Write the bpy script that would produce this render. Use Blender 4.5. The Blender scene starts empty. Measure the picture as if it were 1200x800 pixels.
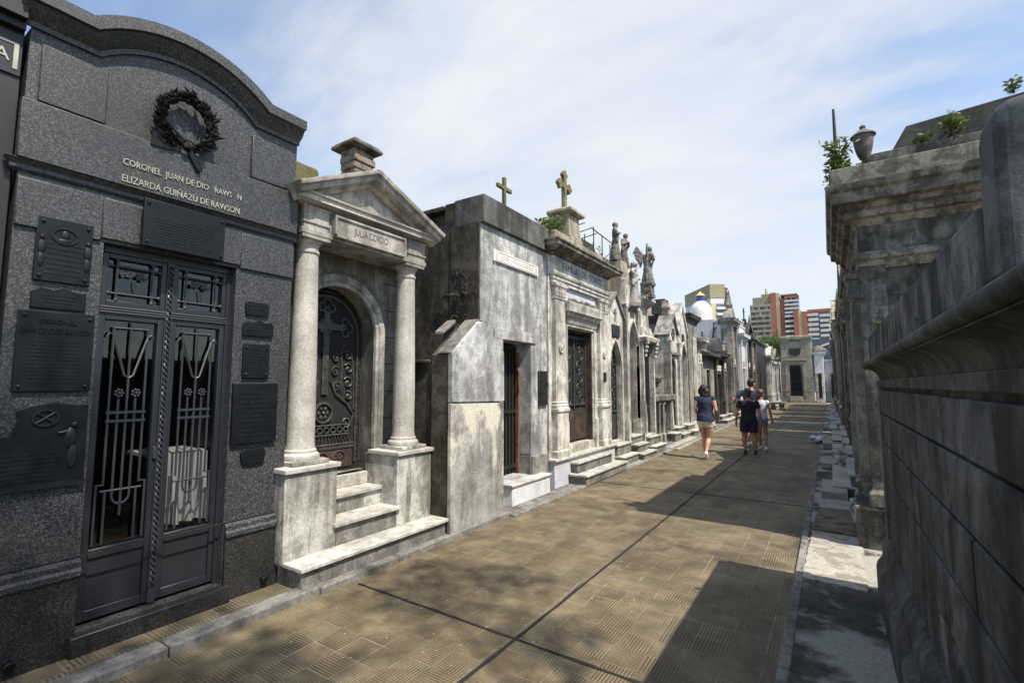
import bpy, bmesh, math, random
from mathutils import Vector, Matrix, Quaternion
R = math.radians
sc = bpy.context.scene
C = sc.collection
rnd = random.Random(7)

# ------------------------------------------------------------------ camera
cam_d = bpy.data.cameras.new('camera'); cam = bpy.data.objects.new('camera', cam_d); C.objects.link(cam)
M3 = Matrix(((0.83622325, 0.04882069, 0.54621169),
             (-0.54838916, 0.07444530, 0.83290289),
             (0.0, 0.99602934, -0.08902563)))
# world axes rows: X, Y, Z expressed in camera space
X_ = Vector((0.83622325, 0.04882069, 0.54621169)); Y_ = Vector((0.54838916, -0.0744453, -0.83290289)); Z_ = Vector((0.0, 0.99602934, -0.08902563))
rot = Matrix((X_, Y_, Z_))
cam.matrix_world = Matrix.Translation((0, 0, 1.62)) @ rot.to_4x4()
cam_d.sensor_width = 36; cam_d.lens = 565 / 1200 * 36
cam_d.clip_start = 0.05; cam_d.clip_end = 5000
sc.camera = cam

# ------------------------------------------------------------------ light
SUN_EL = 58.0
sun_h = Vector((0.975, -0.22)).normalized()
sun_vec = Vector((sun_h.x * math.cos(R(SUN_EL)), sun_h.y * math.cos(R(SUN_EL)), math.sin(R(SUN_EL))))
sd = bpy.data.lights.new('sun', 'SUN'); sd.energy = 4.5; sd.angle = R(0.55); sd.color = (1.0, 0.93, 0.82)
so = bpy.data.objects.new('sun', sd); C.objects.link(so)
so.rotation_euler = sun_vec.to_track_quat('Z', 'Y').to_euler(); so.location = (20, -5, 40)

w = bpy.data.worlds.new('World'); sc.world = w; w.use_nodes = True
nt = w.node_tree; nt.nodes.clear()
def N(nt, t, **k):
    n = nt.nodes.new(t)
    for a, b in k.items(): setattr(n, a, b)
    return n
out = N(nt, 'ShaderNodeOutputWorld'); bg = N(nt, 'ShaderNodeBackground'); bg.inputs['Strength'].default_value = 0.15
sky = N(nt, 'ShaderNodeTexSky'); sky.sky_type = 'NISHITA'; sky.sun_disc = False
sky.sun_elevation = R(SUN_EL); sky.sun_rotation = math.atan2(sun_h.x, sun_h.y); sky.air_density = 1.0; sky.dust_density = 1.0; sky.ozone_density = 1.2
tc = N(nt, 'ShaderNodeTexCoord'); sep = N(nt, 'ShaderNodeSeparateXYZ'); nt.links.new(tc.outputs['Generated'], sep.inputs[0])
def math_(nt, op, a, b=None, c=None, clamp=False):
    n = nt.nodes.new('ShaderNodeMath'); n.operation = op; n.use_clamp = clamp
    for i, v in enumerate((a, b, c)):
        if v is None: continue
        if isinstance(v, (int, float)): n.inputs[i].default_value = v
        else: nt.links.new(v, n.inputs[i])
    return n.outputs[0]
zz = math_(nt, 'ADD', math_(nt, 'MAXIMUM', sep.outputs[2], 0.0), 0.16)
px = math_(nt, 'DIVIDE', sep.outputs[0], zz); py = math_(nt, 'DIVIDE', sep.outputs[1], zz)
cmb = N(nt, 'ShaderNodeCombineXYZ'); nt.links.new(px, cmb.inputs[0]); nt.links.new(py, cmb.inputs[1])
def noise(nt, vec, scale, detail=6, rough=0.55, dist=0.0):
    n = nt.nodes.new('ShaderNodeTexNoise'); n.inputs['Scale'].default_value = scale; n.inputs['Detail'].default_value = detail
    n.inputs['Roughness'].default_value = rough; n.inputs['Distortion'].default_value = dist
    if vec is not None: nt.links.new(vec, n.inputs['Vector'])
    return n.outputs['Fac']
def ramp(nt, fac, stops, interp='LINEAR'):
    n = nt.nodes.new('ShaderNodeValToRGB'); nt.links.new(fac, n.inputs[0]); cr = n.color_ramp; cr.interpolation = interp
    while len(cr.elements) < len(stops): cr.elements.new(0.5)
    for e, (p, c) in zip(cr.elements, stops):
        e.position = p; e.color = (c, c, c, 1) if isinstance(c, (int, float)) else (*c, 1)
    return n.outputs[0]
mp = N(nt, 'ShaderNodeMapping'); mp.inputs['Rotation'].default_value = (0, 0, R(25)); mp.inputs['Scale'].default_value = (0.55, 1.15, 1); mp.inputs['Location'].default_value = (3.1, 1.2, 0)
nt.links.new(cmb.outputs[0], mp.inputs[0])
c1 = noise(nt, mp.outputs[0], 0.75, 9, 0.52, 0.35)
c2 = noise(nt, mp.outputs[0], 2.6, 9, 0.6, 0.2)
cf = math_(nt, 'ADD', math_(nt, 'MULTIPLY', c1, 0.68), math_(nt, 'MULTIPLY', c2, 0.32))
bank = N(nt, 'ShaderNodeVectorMath', operation='DOT_PRODUCT'); nt.links.new(tc.outputs['Generated'], bank.inputs[0]); bank.inputs[1].default_value = Vector((-0.42, 0.80, 0.42)).normalized()
bk_ = ramp(nt, bank.outputs['Value'], [(0.70, 0.0), (0.97, 1.0)])
cf = math_(nt, 'ADD', cf, math_(nt, 'MULTIPLY', bk_, 0.16))
cm = ramp(nt, cf, [(0.44, 0.03), (0.53, 0.22), (0.63, 0.76), (0.73, 1.0)])
# veil thickens away from the zenith
el = ramp(nt, sep.outputs[2], [(0.0, 0.38), (0.25, 0.72), (0.6, 1.0)])
cm2 = math_(nt, 'MULTIPLY', cm, math_(nt, 'ADD', math_(nt, 'MULTIPLY', el, 0.0), 1.0), clamp=True)
mix = N(nt, 'ShaderNodeMix', data_type='RGBA'); nt.links.new(cm2, mix.inputs[0]); nt.links.new(sky.outputs[0], mix.inputs[6])
mix.inputs[7].default_value = (3.55, 3.75, 4.0, 1)
nt.links.new(mix.outputs[2], bg.inputs[0]); nt.links.new(bg.outputs[0], out.inputs[0])

vs = sc.view_settings; vs.view_transform = 'Standard'; vs.look = 'None'; vs.exposure = 0.66; vs.gamma = 1.0; vs.use_curve_mapping = False
sc.render.engine = 'CYCLES'

# ------------------------------------------------------------------ materials
MATS = {}
def newmat(name):
    m = bpy.data.materials.new(name); m.use_nodes = True; nt = m.node_tree; nt.nodes.clear()
    o = nt.nodes.new('ShaderNodeOutputMaterial'); b = nt.nodes.new('ShaderNodeBsdfPrincipled'); nt.links.new(b.outputs[0], o.inputs[0])
    MATS[name] = m
    return m, nt, b, o
def mixc(nt, fac, a, b, mode='MIX'):
    n = nt.nodes.new('ShaderNodeMix'); n.data_type = 'RGBA'; n.blend_type = mode
    for sock, v in ((n.inputs[0], fac), (n.inputs[6], a), (n.inputs[7], b)):
        if isinstance(v, (int, float)): sock.default_value = v
        elif isinstance(v, tuple): sock.default_value = (*v, 1)
        else: nt.links.new(v, sock)
    return n.outputs[2]
def wpos(nt, scale=(1, 1, 1), loc=(0, 0, 0)):
    g = nt.nodes.new('ShaderNodeNewGeometry'); m = nt.nodes.new('ShaderNodeMapping'); nt.links.new(g.outputs['Position'], m.inputs[0])
    m.inputs['Scale'].default_value = scale; m.inputs['Location'].default_value = loc
    return m.outputs[0]
def bump(nt, b, h, strength=0.4, dist=0.01, prev=None):
    n = nt.nodes.new('ShaderNodeBump'); n.inputs['Strength'].default_value = strength; n.inputs['Distance'].default_value = dist
    nt.links.new(h, n.inputs['Height'])
    if prev is not None: nt.links.new(prev, n.inputs['Normal'])
    nt.links.new(n.outputs[0], b.inputs['Normal'])
    return n.outputs[0]

def stone(name, base, light, dark, streak=0.5, blotch=0.5, dark_amt=0.5, rough=0.85, seed=0.0, bumpy=0.4, moss=0.0, patch=None, joints=None, vscale=1.0, pits=0.45, zs=0.32):
    """weathered masonry / render: large blotches, vertical rain streaks, fine grain"""
    m, nt, b, o = newmat(name)
    p = wpos(nt, (1, 1, 1), (seed, seed * 1.7, seed * 0.6))
    ps = wpos(nt, (2.4 * vscale, 2.4 * vscale, zs), (seed, seed, seed))
    big = noise(nt, p, 1.7, 8, 0.62, 0.4); mid = noise(nt, p, 7.0, 8, 0.65, 0.3); fine = noise(nt, p, 55, 5, 0.7); st = noise(nt, ps, 1.6, 9, 0.66, 0.8)
    col = mixc(nt, ramp(nt, big, [(0.5 - 0.22, 0.0), (0.5 + 0.2, 1.0)]), base, light)
    col = mixc(nt, math_(nt, 'MULTIPLY', ramp(nt, mid, [(0.43, 1.0), (0.53, 0.0)]), blotch), col, dark)
    sf = ramp(nt, math_(nt, 'ADD', math_(nt, 'MULTIPLY', st, 0.62), math_(nt, 'MULTIPLY', big, 0.38)), [(0.43, 1.0), (0.48, 0.55), (0.525, 0.0)])
    col = mixc(nt, math_(nt, 'MULTIPLY', sf, streak), col, dark)
    if dark_amt:
        b2 = noise(nt, wpos(nt, (1, 1, 0.55), (seed + 9, seed + 3, 0)), 1.1, 9, 0.68, 0.6)
        col = mixc(nt, math_(nt, 'MULTIPLY', ramp(nt, b2, [(0.44, 0.0), (0.62, 1.0)]), dark_amt), col, dark)
    if patch:
        pc, lo, hi = patch
        pn = noise(nt, wpos(nt, (1, 1, 0.8), (seed + 21, 2, 5)), 1.35, 9, 0.6, 0.3)
        col = mixc(nt, ramp(nt, pn, [(lo, 0.0), (hi, 1.0)]), col, pc)
    if moss:
        mn = noise(nt, p, 3.3, 7, 0.7, 0.5)
        col = mixc(nt, math_(nt, 'MULTIPLY', ramp(nt, mn, [(0.55, 0.0), (0.66, 1.0)]), moss), col, (0.10, 0.105, 0.035))
    grit = noise(nt, p, 210, 3, 0.75)
    col = mixc(nt, 0.45, col, ramp(nt, fine, [(0.3, 0.2), (0.7, 0.85)]), 'OVERLAY')
    col = mixc(nt, 0.30, col, ramp(nt, grit, [(0.3, 0.2), (0.7, 0.85)]), 'OVERLAY')
    pitn = ramp(nt, noise(nt, p, 26, 5, 0.8, 0.6), [(0.27, 1.0), (0.36, 0.0)])
    crk = ramp(nt, noise(nt, p, 4.2, 10, 0.72, 1.2), [(0.488, 0.0), (0.499, 1.0), (0.501, 1.0), (0.512, 0.0)])
    crk = math_(nt, 'MULTIPLY', crk, ramp(nt, noise(nt, p, 1.3, 3, 0.5), [(0.50, 0.0), (0.60, 0.7)]))
    col = mixc(nt, math_(nt, 'MULTIPLY', math_(nt, 'MAXIMUM', pitn, crk), pits), col, dark)
    nt.links.new(col, b.inputs['Base Color']); b.inputs['Roughness'].default_value = rough; b.inputs['Specular IOR Level'].default_value = 0.3
    h = math_(nt, 'ADD', math_(nt, 'MULTIPLY', mid, 0.55), math_(nt, 'MULTIPLY', fine, 0.3))
    h = math_(nt, 'SUBTRACT', math_(nt, 'ADD', h, math_(nt, 'MULTIPLY', grit, 0.12)), math_(nt, 'MULTIPLY', pitn, 0.35))
    bump(nt, b, h, min(1.0, bumpy * 1.25), 0.012)
    return m
def plain(name, col, rough=0.6, metal=0.0, var=0.25, scale=9.0, bumpy=0.15, spec=0.5, light=None):
    m, nt, b, o = newmat(name)
    n1 = noise(nt, wpos(nt), scale, 6, 0.6, 0.3)
    a = tuple(c * (1 - var) for c in col); c2 = light if light else tuple(min(1, c * (1 + var)) for c in col)
    c = mixc(nt, ramp(nt, n1, [(0.35, 0.0), (0.65, 1.0)]), a, c2)
    nt.links.new(c, b.inputs['Base Color']); b.inputs['Roughness'].default_value = rough; b.inputs['Metallic'].default_value = metal
    b.inputs['Specular IOR Level'].default_value = spec
    if bumpy: bump(nt, b, noise(nt, wpos(nt), scale * 5, 4, 0.6), bumpy, 0.004)
    return m

def granite(name, base, fleck, rough=0.45, amt=1.0, scale=95):
    m, nt, b, o = newmat(name)
    v = nt.nodes.new('ShaderNodeTexVoronoi'); v.inputs['Scale'].default_value = scale; nt.links.new(wpos(nt), v.inputs['Vector'])
    n2 = noise(nt, wpos(nt), scale * 1.3, 4, 0.75); n1 = noise(nt, wpos(nt), 1.2, 6, 0.6)
    sp = nt.nodes.new('ShaderNodeSeparateColor'); nt.links.new(v.outputs['Color'], sp.inputs[0])
    c = mixc(nt, ramp(nt, sp.outputs[0], [(0.0, 0.0), (0.55, 0.15), (0.72, 0.8), (1.0, 1.0)]), base, fleck)
    c = mixc(nt, ramp(nt, n2, [(0.42, 0.0), (0.56, 1.0)]), tuple(x * 0.35 for x in base), c)
    c = mixc(nt, ramp(nt, n1, [(0.35, 0.0), (0.65, 0.6)]), c, tuple(x * 0.7 for x in base))
    nt.links.new(c, b.inputs['Base Color']); b.inputs['Roughness'].default_value = rough
    bump(nt, b, n2, 0.12, 0.003)
    return m

granite('granite', (0.026, 0.0265, 0.027), (0.165, 0.168, 0.173), 0.5, scale=140)
granite('granite_dark', (0.014, 0.014, 0.014), (0.095, 0.095, 0.095), 0.42, scale=140)
granite('granite_black', (0.008, 0.008, 0.0085), (0.018, 0.018, 0.02), 0.5)
stone('marble_cream', (0.3841, 0.3572, 0.3060), (0.4976, 0.4719, 0.4230), (0.0900, 0.0810, 0.0630), 0.25, 0.18, 0.15, 0.7, 1.0, 0.25)
stone('tomb_cream', (0.3492, 0.3283, 0.2850), (0.4850, 0.4655, 0.4200), (0.08, 0.072, 0.055), 0.55, 0.35, 0.35, 0.85, 2.0)
stone('pedestal', (0.4048, 0.3916, 0.3432), (0.5280, 0.5104, 0.4664), (0.0880, 0.0836, 0.0634), 0.8, 0.40, 0.35, 0.85, 3.0)
stone('tread', (0.4224, 0.4048, 0.3661), (0.5210, 0.5069, 0.4717), (0.1549, 0.1408, 0.1056), 0.25, 0.45, 0.15, 0.7, 4.0)
stone('wall_joint', (0.2250, 0.2115, 0.1845), (0.3240, 0.3060, 0.2700), (0.0540, 0.0495, 0.0405), 0.75, 0.45, 0.5, 0.85, 5.0)
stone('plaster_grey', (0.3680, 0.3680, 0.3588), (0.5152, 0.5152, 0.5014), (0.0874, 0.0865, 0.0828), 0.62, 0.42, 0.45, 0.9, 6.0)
stone('plaster_pier', (0.30, 0.29, 0.265), (0.40, 0.385, 0.355), (0.065, 0.062, 0.055), 0.6, 0.28, 0.35, 0.9, 7.3, 0.5, patch=((0.56, 0.52, 0.43), 0.485, 0.54))
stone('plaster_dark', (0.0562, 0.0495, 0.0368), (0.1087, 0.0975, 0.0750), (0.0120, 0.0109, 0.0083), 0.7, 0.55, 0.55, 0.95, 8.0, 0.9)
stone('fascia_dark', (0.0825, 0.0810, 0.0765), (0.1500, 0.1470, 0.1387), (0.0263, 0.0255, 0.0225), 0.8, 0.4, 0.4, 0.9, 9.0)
stone('cement', (0.1800, 0.1710, 0.1485), (0.2700, 0.2610, 0.2340), (0.0450, 0.0423, 0.0360), 0.4, 0.5, 0.4, 0.9, 10.0, 0.6)
stone('tomb_white', (0.5224, 0.4990, 0.4353), (0.6530, 0.6283, 0.5655), (0.1056, 0.0968, 0.0792), 0.6, 0.38, 0.22, 0.85, 11.0)
stone('tomb_bright', (0.5419, 0.5419, 0.5419), (0.6293, 0.6293, 0.6293), (0.2622, 0.2622, 0.2622), 0.3, 0.15, 0.1, 0.85, 12.0)
stone('tomb_lilac', (0.44, 0.44, 0.48), (0.52, 0.52, 0.56), (0.30, 0.30, 0.33), 0.25, 0.15, 0.1, 0.9, 12.5)
stone('tomb_grey', (0.2489, 0.2396, 0.2119), (0.3526, 0.3366, 0.2958), (0.0510, 0.0476, 0.0408), 0.65, 0.4, 0.35, 0.88, 13.0)
stone('tomb_tan', (0.3060, 0.2635, 0.1913), (0.3995, 0.3570, 0.2720), (0.0765, 0.0638, 0.0467), 0.5, 0.35, 0.3, 0.88, 14.0)
stone('tomb_dark', (0.0525, 0.0511, 0.0476), (0.0910, 0.0875, 0.0826), (0.0140, 0.0140, 0.0126), 0.6, 0.4, 0.3, 0.8, 15.0)
stone('wall_black', (0.0568, 0.0588, 0.0592), (0.1327, 0.1375, 0.1396), (0.0072, 0.0071, 0.0065), 0.8, 0.5, 0.45, 0.8, 16.0, 0.45, patch=((0.22, 0.215, 0.20), 0.62, 0.72))
stone('parapet', (0.1144, 0.1130, 0.1086), (0.2376, 0.2396, 0.2313), (0.0096, 0.0092, 0.0080), 1.0, 0.5, 0.35, 0.85, 17.0, 0.6, moss=0.15, vscale=1.6, zs=1.1)
stone('side_wall', (0.1220, 0.1149, 0.0986), (0.2442, 0.2327, 0.2071), (0.0144, 0.0133, 0.0108), 0.7, 0.55, 0.4, 0.9, 18.0, 0.4, moss=0.15)
stone('cornice_stone', (0.1649, 0.1490, 0.1204), (0.2952, 0.2724, 0.2282), (0.0218, 0.0195, 0.0156), 0.6, 0.6, 0.4, 0.9, 19.0, 0.5)
stone('brick_rough', (0.16, 0.115, 0.085), (0.30, 0.245, 0.20), (0.035, 0.03, 0.025), 0.2, 0.6, 0.3, 0.95, 20.0, 1.0)
stone('statue_stone', (0.1700, 0.1615, 0.1360), (0.2890, 0.2762, 0.2422), (0.0298, 0.0272, 0.0221), 0.45, 0.5, 0.45, 0.9, 21.0, 0.5)
stone('statue_pale', (0.40, 0.38, 0.33), (0.50, 0.48, 0.43), (0.10, 0.095, 0.08), 0.45, 0.5, 0.35, 0.9, 22.0, 0.5)
stone('lichen_cross', (0.155, 0.135, 0.065), (0.235, 0.21, 0.12), (0.055, 0.05, 0.03), 0.3, 0.5, 0.2, 0.9, 23.0)
stone('moss_roof', (0.11, 0.10, 0.05), (0.15, 0.15, 0.055), (0.05, 0.045, 0.025), 0.1, 0.5, 0.3, 0.95, 24.0, 0.9)
stone('mausoleum', (0.2431, 0.2212, 0.1734), (0.3315, 0.3076, 0.2498), (0.0850, 0.0808, 0.0680), 0.35, 0.25, 0.2, 0.85, 25.0, 0.3)
stone('slab_white', (0.3060, 0.2957, 0.2659), (0.3794, 0.3681, 0.3352), (0.1700, 0.1615, 0.1445), 0.1, 0.5, 0.15, 0.75, 26.0)
stone('patch_white', (0.3196, 0.2984, 0.2516), (0.4216, 0.3978, 0.3460), (0.1360, 0.1232, 0.0978), 0.05, 0.6, 0.1, 0.95, 27.0, 1.0)
stone('patch_brown', (0.15, 0.125, 0.09), (0.24, 0.21, 0.165), (0.05, 0.042, 0.03), 0.05, 0.7, 0.2, 0.95, 28.0, 1.0)
stone('sidewalk', (0.0562, 0.0510, 0.0420), (0.0975, 0.0900, 0.0750), (0.0225, 0.0203, 0.0165), 0.1, 0.5, 0.3, 0.92, 29.0, 0.7, patch=((0.30, 0.29, 0.255), 0.455, 0.52))
stone('kerb_stone', (0.1600, 0.1520, 0.1320), (0.2640, 0.2560, 0.2320), (0.0560, 0.0520, 0.0440), 0.1, 0.5, 0.3, 0.9, 30.0, 0.7)
stone('dome_brown', (0.26, 0.20, 0.14), (0.34, 0.28, 0.21), (0.12, 0.10, 0.07), 0.2, 0.3, 0.3, 0.9, 31.0)
plain('iron', (0.022, 0.022, 0.021), 0.55, 0.2, 0.4, 12)
plain('iron_scroll', (0.060, 0.059, 0.056), 0.5, 0.3, 0.35, 12)
plain('iron_rust', (0.042, 0.030, 0.024), 0.75, 0.1, 0.5, 6, light=(0.085, 0.052, 0.038))
plain('door_slate', (0.0151, 0.0171, 0.0206), 0.42, 0.0, 0.15, 5, 0.05)
plain('door_slate_light', (0.0368, 0.0400, 0.0454), 0.42, 0.2, 0.15, 5, 0.05)
plain('bronze_dark', (0.0063, 0.0078, 0.0099), 0.5, 0.2, 0.3, 14, 0.2, spec=0.3)
plain('bronze_relief', (0.0126, 0.0147, 0.0181), 0.5, 0.2, 0.3, 14, 0.2, spec=0.3)
plain('bronze_black', (0.010, 0.010, 0.010), 0.38, 0.5, 0.4, 14, 0.2)
plain('gold_letter', (0.36, 0.345, 0.285), 0.4, 0.3, 0.15, 14, 0.0)
plain('joint_black', (0.012, 0.012, 0.012), 0.9, 0, 0.3, 20)
plain('dark_void', (0.010, 0.010, 0.010), 0.9, 0, 0.2, 5)  # flat near-black that stands in for unlit depth behind doors and grilles
plain('cloth_white', (0.62, 0.62, 0.64), 0.85, 0, 0.12, 4, 0.4)
plain('rust_strip', (0.17, 0.07, 0.035), 0.85, 0, 0.4, 12)
plain('wood_red', (0.11, 0.038, 0.022), 0.6, 0, 0.3, 6)
plain('marble_plate', (0.64, 0.63, 0.58), 0.6, 0, 0.08, 4, 0.05)
plain('letter_dark', (0.10, 0.095, 0.08), 0.8, 0, 0.1, 4, 0.0)
plain('letter_pale', (0.40, 0.385, 0.34), 0.8, 0, 0.1, 4, 0.0)
plain('skin_tan', (0.42, 0.215, 0.13), 0.5, 0, 0.08, 5, 0.05)
plain('skin_light', (0.50, 0.28, 0.185), 0.5, 0, 0.08, 5, 0.05)
plain('hair_black', (0.016, 0.011, 0.009), 0.5, 0, 0.4, 30, 0.5)
plain('hair_brown', (0.060, 0.033, 0.019), 0.5, 0, 0.4, 30, 0.5)
plain('cloth_navy', (0.020, 0.028, 0.060), 0.9, 0, 0.15, 20, 0.3)
plain('cloth_blue', (0.022, 0.035, 0.10), 0.9, 0, 0.15, 20, 0.3)
plain('cloth_black', (0.012, 0.014, 0.018), 0.9, 0, 0.2, 20, 0.3)
plain('cloth_pale', (0.55, 0.55, 0.60), 0.9, 0, 0.08, 20, 0.3)
plain('cloth_cream', (0.62, 0.58, 0.52), 0.9, 0, 0.08, 20, 0.3)
plain('denim', (0.17, 0.22, 0.30), 0.9, 0, 0.2, 30, 0.3)
plain('shoe_white', (0.72, 0.72, 0.72), 0.6, 0, 0.05, 20, 0.1)
plain('shoe_black', (0.02, 0.02, 0.02), 0.6, 0, 0.05, 20, 0.1)
plain('bark', (0.10, 0.075, 0.05), 0.95, 0, 0.3, 12, 0.8)
plain('blue_tile', (0.035, 0.05, 0.22), 0.35, 0, 0.3, 12)
plain('yellow_paint', (0.55, 0.42, 0.15), 0.6, 0, 0.1, 3)
plain('dome_white', (0.5940, 0.5850, 0.5580), 0.6, 0, 0.1, 3)
plain('brick_red', (0.3240, 0.1216, 0.0766), 0.9, 0, 0.08, 0.2, 0.0)  # this and the tower colours below are paled to imitate distance haze
plain('tower_olive', (0.2700, 0.2520, 0.1620), 0.9, 0, 0.08, 0.1, 0.0)
plain('tower_grey', (0.2925, 0.2633, 0.2097), 0.9, 0, 0.12, 0.1, 0.0)
plain('tower_white', (0.5197, 0.5197, 0.5197), 0.9, 0, 0.08, 0.1, 0.0)
plain('tower_yellow', (0.5104, 0.4400, 0.2728), 0.9, 0, 0.05, 0.1, 0.0)
plain('tower_glass', (0.1200, 0.1296, 0.1440), 0.3, 0, 0.4, 0.12, 0.0)
plain('tower_blue', (0.0525, 0.0750, 0.1125), 0.4, 0, 0.3, 0.2, 0.0)
plain('metal_pale', (0.40, 0.40, 0.40), 0.5, 0.5, 0.1, 5)

def leafmat(name, a, b_):
    m, nt, b, o = newmat(name)
    n1 = noise(nt, wpos(nt), 6, 4, 0.6)
    c = mixc(nt, ramp(nt, n1, [(0.35, 0.0), (0.65, 1.0)]), a, b_)
    nt.links.new(c, b.inputs['Base Color']); b.inputs['Roughness'].default_value = 0.5
    tr = nt.nodes.new('ShaderNodeBsdfTranslucent'); nt.links.new(c, tr.inputs[0])
    mx = nt.nodes.new('ShaderNodeMixShader'); mx.inputs[0].default_value = 0.3
    nt.links.new(b.outputs[0], mx.inputs[1]); nt.links.new(tr.outputs[0], mx.inputs[2]); nt.links.new(mx.outputs[0], o.inputs[0])
leafmat('leaf', (0.04, 0.075, 0.016), (0.14, 0.20, 0.035))
leafmat('leaf_tree', (0.05, 0.10, 0.02), (0.12, 0.20, 0.045))

m, nt, b, o = newmat('glass_dark')
gl = nt.nodes.new('ShaderNodeBsdfGlossy'); gl.inputs['Roughness'].default_value = 0.03
tr = nt.nodes.new('ShaderNodeBsdfTransparent'); tr.inputs[0].default_value = (0.80, 0.81, 0.80, 1)
fr = nt.nodes.new('ShaderNodeMath'); fr.operation = 'MULTIPLY_ADD'; lw = nt.nodes.new('ShaderNodeLayerWeight'); lw.inputs[0].default_value = 0.25; nt.links.new(lw.outputs['Facing'], fr.inputs[0]); fr.inputs[1].default_value = 0.35; fr.inputs[2].default_value = 0.03
mx = nt.nodes.new('ShaderNodeMixShader'); nt.links.new(fr.outputs[0], mx.inputs[0]); nt.links.new(tr.outputs[0], mx.inputs[1]); nt.links.new(gl.outputs[0], mx.inputs[2]); nt.links.new(mx.outputs[0], o.inputs[0])

# ribbed cement tiles of the alley
def tilemat(name, T=0.2, ribs=10, colA=(0.118, 0.091, 0.050), colB=(0.225, 0.182, 0.107), dirt=(0.038, 0.029, 0.017)):
    m, nt, b, o = newmat(name)
    g = nt.nodes.new('ShaderNodeNewGeometry'); s = nt.nodes.new('ShaderNodeSeparateXYZ'); nt.links.new(g.outputs['Position'], s.inputs[0])
    x, y = s.outputs[0], s.outputs[1]
    xt = math_(nt, 'DIVIDE', x, T); yt = math_(nt, 'DIVIDE', y, T)
    xi = math_(nt, 'FLOOR', xt); yi = math_(nt, 'FLOOR', yt); xf = math_(nt, 'SUBTRACT', xt, xi); yf = math_(nt, 'SUBTRACT', yt, yi)
    cv = nt.nodes.new('ShaderNodeCombineXYZ'); nt.links.new(xi, cv.inputs[0]); nt.links.new(yi, cv.inputs[1])
    wn = nt.nodes.new('ShaderNodeTexWhiteNoise'); wn.noise_dimensions = '3D'; nt.links.new(cv.outputs[0], wn.inputs['Vector'])
    rv = wn.outputs['Value']
    chk = math_(nt, 'MODULO', math_(nt, 'ABSOLUTE', math_(nt, 'ADD', xi, yi)), 2.0)
    ori = math_(nt, 'ABSOLUTE', math_(nt, 'SUBTRACT', chk, math_(nt, 'GREATER_THAN', rv, 0.9)))
    rx = math_(nt, 'SINE', math_(nt, 'MULTIPLY', xf, 2 * math.pi * ribs)); ry = math_(nt, 'SINE', math_(nt, 'MULTIPLY', yf, 2 * math.pi * ribs))
    rib = math_(nt, 'ADD', math_(nt, 'MULTIPLY', rx, ori), math_(nt, 'MULTIPLY', ry, math_(nt, 'SUBTRACT', 1.0, ori)))
    rib = ramp(nt, math_(nt, 'ADD', math_(nt, 'MULTIPLY', rib, 0.5), 0.5), [(0.15, 0.0), (0.5, 1.0)])
    ex = math_(nt, 'MINIMUM', xf, math_(nt, 'SUBTRACT', 1.0, xf)); ey = math_(nt, 'MINIMUM', yf, math_(nt, 'SUBTRACT', 1.0, yf))
    edge = math_(nt, 'LESS_THAN', math_(nt, 'MINIMUM', ex, ey), 0.022)
    p = wpos(nt)
    big = noise(nt, p, 0.9, 8, 0.62, 0.5); mid = noise(nt, p, 5, 7, 0.65, 0.4); fine = noise(nt, p, 70, 4, 0.7)
    wear = ramp(nt, math_(nt, 'ADD', math_(nt, 'MULTIPLY', mid, 0.6), math_(nt, 'MULTIPLY', big, 0.4)), [(0.40, 0.0), (0.60, 1.0)])
    col = mixc(nt, wear, colA, colB)
    col = mixc(nt, math_(nt, 'MULTIPLY', rv, 0.50), col, (0.075, 0.057, 0.031))
    col = mixc(nt, ramp(nt, big, [(0.32, 0.75), (0.48, 0.0)]), col, dirt)
    # ribs: dirt in the grooves, worn smooth in places
    ribwear = ramp(nt, noise(nt, p, 2.3, 5, 0.6, 0.3), [(0.40, 0.25), (0.56, 1.0)])
    grv = math_(nt, 'MULTIPLY', math_(nt, 'SUBTRACT', 1.0, rib), math_(nt, 'MULTIPLY', ribwear, 0.80))
    col = mixc(nt, grv, col, (0.028, 0.021, 0.012))
    ej = math_(nt, 'MULTIPLY', edge, ramp(nt, noise(nt, p, 1.7, 5, 0.7, 0.6), [(0.52, 0.05), (0.68, 0.50)]))
    col = mixc(nt, ej, col, (0.40, 0.36, 0.27))
    sp = nt.nodes.new('ShaderNodeTexVoronoi'); sp.inputs['Scale'].default_value = 9; nt.links.new(p, sp.inputs['Vector'])
    col = mixc(nt, math_(nt, 'MULTIPLY', math_(nt, 'LESS_THAN', sp.outputs['Distance'], 0.055), 0.7), col, (0.48, 0.44, 0.34))
    col = mixc(nt, 0.4, col, ramp(nt, fine, [(0.3, 0.2), (0.7, 0.8)]), 'OVERLAY')
    nt.links.new(col, b.inputs['Base Color']); b.inputs['Roughness'].default_value = 0.72
    h = math_(nt, 'ADD', math_(nt, 'MULTIPLY', math_(nt, 'MULTIPLY', rib, ribwear), 0.7), math_(nt, 'MULTIPLY', fine, 0.3))
    bump(nt, b, h, 0.7, 0.005)
    return m
tilemat('paving')
tilemat('paving_strip', 0.2, 8, (0.13, 0.11, 0.066), (0.21, 0.18, 0.115), (0.06, 0.05, 0.032))

# ------------------------------------------------------------------ mesh helpers
ORG = {}
class Frame:
    """facade coordinates: s along, d outwards from the facade plane, z up"""
    def __init__(self, kind, base):
        self.k = kind; self.b = base
    def __call__(self, s, d, z):
        if self.k == 'L': return Vector((self.b + d, s, z))
        if self.k == 'R': return Vector((self.b - d, s, z))
        return Vector((s, self.b - d, z))
WORLD = lambda x, y, z: Vector((x, y, z))

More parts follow.
